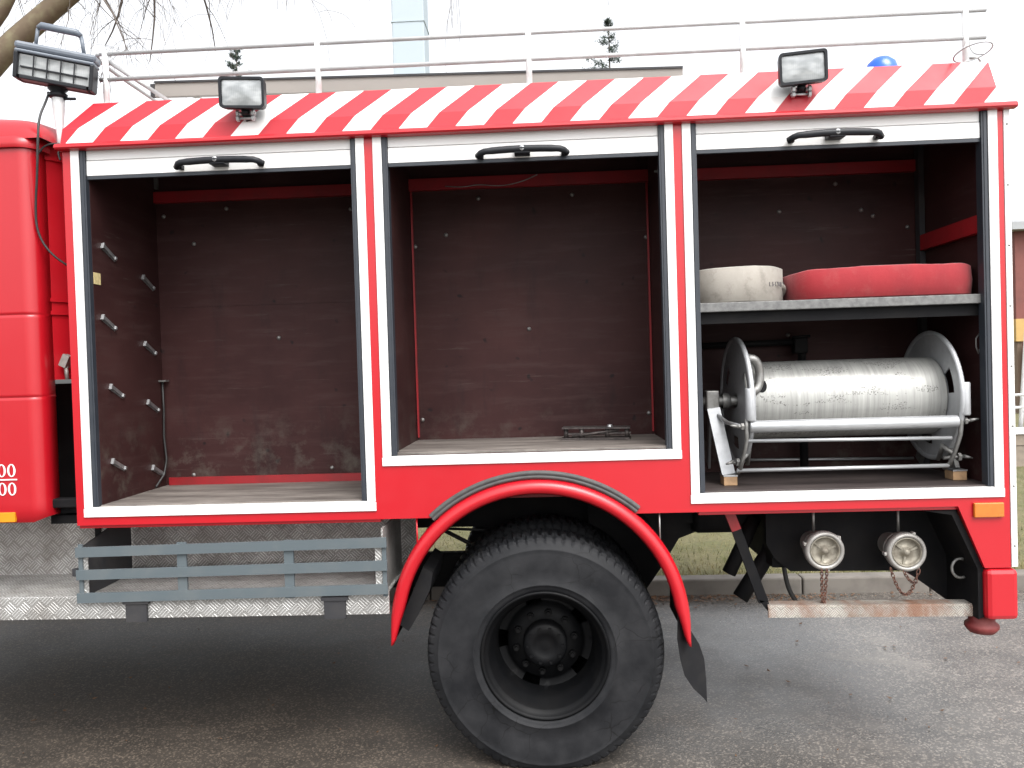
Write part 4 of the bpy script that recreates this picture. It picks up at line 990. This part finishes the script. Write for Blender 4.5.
def spruce(x, y, top, seed, label):
    rg = random.Random(seed); root = empty('spruce_tree', (x, y, .1)); tag(root, label, 'tree', 'spruce trees beyond the truck')
    mb = MB(); mb.tube([(x, y, .0), (x, y, top * .5), (x + .03, y, top)], [.16, .09, .008], 7); mb.build('trunk', M['twig'], root)
    mb = MB(); z = top - .12
    def tuft(p, d, n_, l):
        for _ in range(n_):
            dd = (d + Vector((rg.gauss(0, .6), rg.gauss(0, .6), rg.gauss(0, .45)))).normalized(); q_ = p + dd * l * rg.uniform(.6, 1.2); s_ = dd.orthogonal().normalized() * rg.uniform(.008, .017)
            mb.add([p - s_, p + s_, q_], [(0, 1, 2)])
    for _ in range(40): tuft(Vector((x, y, top - rg.uniform(0, .5))), Vector((0, 0, .6)), 2, .07)
    while z > 1.0:
        dt = top - z; Lb = min(.06 + dt * .43, 2.4)
        for k in range(rg.randint(4, 6)):
            if rg.random() < .25: continue
            a = rg.uniform(0, 6.28); L = Lb * rg.uniform(.55, 1.2); d = Vector((math.cos(a), math.sin(a), .55 - .35 * min(1, dt / 2))).normalized(); p0 = Vector((x, y, z + rg.uniform(-.1, .1))); p1 = p0 + d * L - Vector((0, 0, .06 * L))
            mb.tube([p0, p0.lerp(p1, .5), p1], [.012, .008, .003], 3, caps=False)
            dens = int(16 + 34 * L) if dt < 3.2 else int(10 + 12 * L)
            for j in range(dens):
                u = rg.uniform(.12, 1.0); p = p0.lerp(p1, u) + Vector((rg.gauss(0, .05), rg.gauss(0, .05), rg.gauss(-.02, .04))) * (.6 + L * .7); tuft(p, d * .8, 4 if dt < 3.2 else 3, .10 if dt < 3.2 else .2)
        z -= .24 + .05 * min(dt, 3)
    mb.build('crown', M['spruce'], root, fixn=False)
spruce(2.12, 20, 12.25, 2, 'dark spruce tree standing free in front of the white sky, right of the pale tower')
spruce(-9.2, 20, 12.0, 9, 'dark spruce tree standing beyond the truck roof above the front work lamp')

# ------------------------------------------------------------------ pale tower, house, low wall, railing
tw = empty('pale_tower', (-10.3, 60, 0)); tag(tw, 'tall pale blue tower rising faintly into the white sky behind the roof railing', 'tower')
mb = MB(); mb.box((-11.6, 59, .0), (-9.0, 61.6, 44), bev=.1); mb.build('shaft', M['tower'], tw)
mb = MB()
for z in (10, 20, 30, 40): mb.box((-11.65, 58.95, z), (-8.95, 61.65, z + .12))
mb.build('floor_band', M['tower'], tw)
hs = empty('timber_house', (18, 23, .1)); tag(hs, 'red brown timber house with ochre band and grey roof behind the truck', 'house')
mb = MB(); mb.box((14.0, 20.3, 2.75), (26, 27, 5.55)); mb.build('timber_wall', M['timber'], hs)
mb = MB(); mb.box((13.98, 20.28, 2.25), (26.02, 27.02, 2.92)); mb.build('ochre_band', M['house_yellow'], hs)
mb = MB(); mb.box((14.05, 20.35, .05), (25.95, 26.95, 2.24)); mb.build('ground_wall', M['house_cream'], hs)
mb = MB(); mb.add([(13.7, 19.9, 5.52), (26.4, 19.9, 5.52), (26.4, 27.4, 5.52), (13.7, 27.4, 5.52), (13.7, 19.9, 5.74), (26.4, 19.9, 5.74), (26.4, 23.6, 7.6), (13.7, 23.6, 7.6), (13.7, 27.4, 5.74), (26.4, 27.4, 5.74)], [(0, 3, 2, 1), (0, 1, 5, 4), (4, 5, 6, 7), (7, 6, 9, 8), (2, 3, 8, 9), (0, 4, 7, 8, 3), (1, 2, 9, 6, 5)]); mb.build('roof', M['house_roof'], hs)
for x, z, w, h in ((16.2, 3.6, 1.1, 1.2), (19.4, 3.6, 1.1, 1.2), (22.6, 3.6, 1.1, 1.2), (15.6, .7, 1.2, 1.2), (19.2, .7, 1.2, 1.2)):
    mb = MB(); y = 20.28 if z > 2.9 else 20.33
    mb.box((x - .08, y - .03, z - .08), (x, y, z + h + .08)); mb.box((x + w, y - .03, z - .08), (x + w + .08, y, z + h + .08)); mb.box((x, y - .03, z + h), (x + w, y, z + h + .08)); mb.box((x, y - .05, z - .08), (x + w, y, z)); fr_ = mb.build('window', M['white'], hs)
    mb = MB(); mb.box((x, y - .010, z), (x + w, y + .012, z + h)); mb.build('pane', M['window'], fr_)
mb = MB(); mb.box((14.1, 19.9, .05), (14.45, 20.2, 2.24)); mb.build('porch_post', M['timber'], hs)
gw = MB(); gw.box((6.9, 9.0, .05), (16, 9.25, .42), 0); gw.box((6.9, 9.0 - .01, .43), (16, 9.26, .60), 0); gw.box((6.85, 8.96, .61), (16.05, 9.3, .69), 1)
tag(gw.build('low_plank_wall', [M['planks'], M['white']]), 'low weathered plank wall with a white coping at the far edge of the grass', 'wall')
fr = empty('white_railing', (9, 9.1, .69)); tag(fr, 'white tubular railing on top of the low plank wall', 'railing')
mb = MB()
for z in (1.02, 1.22): mb.tube([(6.9, 9.12, z), (16, 9.12, z)], .022, 8)
mb.build('railing_bar', M['white_tube'], fr)
for k in range(7):
    mb = MB(); x = 7.15 + 1.4 * k; mb.tube([(x, 9.12, .69), (x, 9.12, 1.26)], .025, 8); mb.build('railing_post', M['white_tube'], fr)
lp = empty('leaning_poles', (7.6, 9.4, .1)); tag(lp, 'pale leaning pole propped above the white railing in front of the house', 'pole')
mb = MB(); mb.tube([(7.62, 9.42, .1), (7.90, 9.44, 3.55)], .035, 8); mb.build('pole', M['white_tube'], lp)

# ------------------------------------------------------------------ camera, light, render settings
cam = bpy.data.cameras.new('Camera'); co = bpy.data.objects.new('Camera', cam); col.objects.link(co)
cam.sensor_width = 36; cam.lens = 780.05 / 1024 * 36; cam.clip_end = 3000; cam.clip_start = .05
yaw, pitch, roll = -.0450971, -.0180720, -.0304350
fwd = Vector((math.sin(yaw) * math.cos(pitch), math.cos(yaw) * math.cos(pitch), math.sin(pitch)))
r0 = fwd.cross(Vector((0, 0, 1))).normalized(); u0 = r0.cross(fwd)
rt = math.cos(roll) * r0 + math.sin(roll) * u0; up = -math.sin(roll) * r0 + math.cos(roll) * u0
co.matrix_world = Matrix(((rt.x, up.x, -fwd.x, 0), (rt.y, up.y, -fwd.y, -3.6), (rt.z, up.z, -fwd.z, 1.86), (0, 0, 0, 1)))
scn.camera = co

SUN_EL, SUN_AZ = R(55), R(150)           # veiled, off the rear end of the truck on the photographer's side
w = bpy.data.worlds.new('World'); scn.world = w; w.use_nodes = True
nt = w.node_tree; bg = nt.nodes['Background']
sky = nt.nodes.new('ShaderNodeTexSky'); sky.sky_type = 'NISHITA'; sky.sun_disc = False; sky.sun_elevation = SUN_EL; sky.sun_rotation = SUN_AZ
sky.air_density = 1.0; sky.dust_density = 4.0; sky.ozone_density = 1.0
hsv = nt.nodes.new('ShaderNodeHueSaturation'); hsv.inputs['Saturation'].default_value = .12
nt.links.new(sky.outputs[0], hsv.inputs['Color']); nt.links.new(hsv.outputs[0], bg.inputs[0]); bg.inputs[1].default_value = .15
sl = bpy.data.lights.new('Sun', 'SUN'); sl.energy = .65; sl.angle = R(45); sl.color = (1, .97, .93)
sun = bpy.data.objects.new('Sun', sl); col.objects.link(sun)
dv = Vector((math.sin(SUN_AZ) * math.cos(SUN_EL), math.cos(SUN_AZ) * math.cos(SUN_EL), math.sin(SUN_EL)))
sun.rotation_euler = (-dv).to_track_quat('-Z', 'Y').to_euler()
scn.view_settings.view_transform = 'Standard'; scn.view_settings.look = 'None'; scn.view_settings.gamma = 1.0; scn.view_settings.exposure = 1.48
scn.render.resolution_x = 1024; scn.render.resolution_y = 768
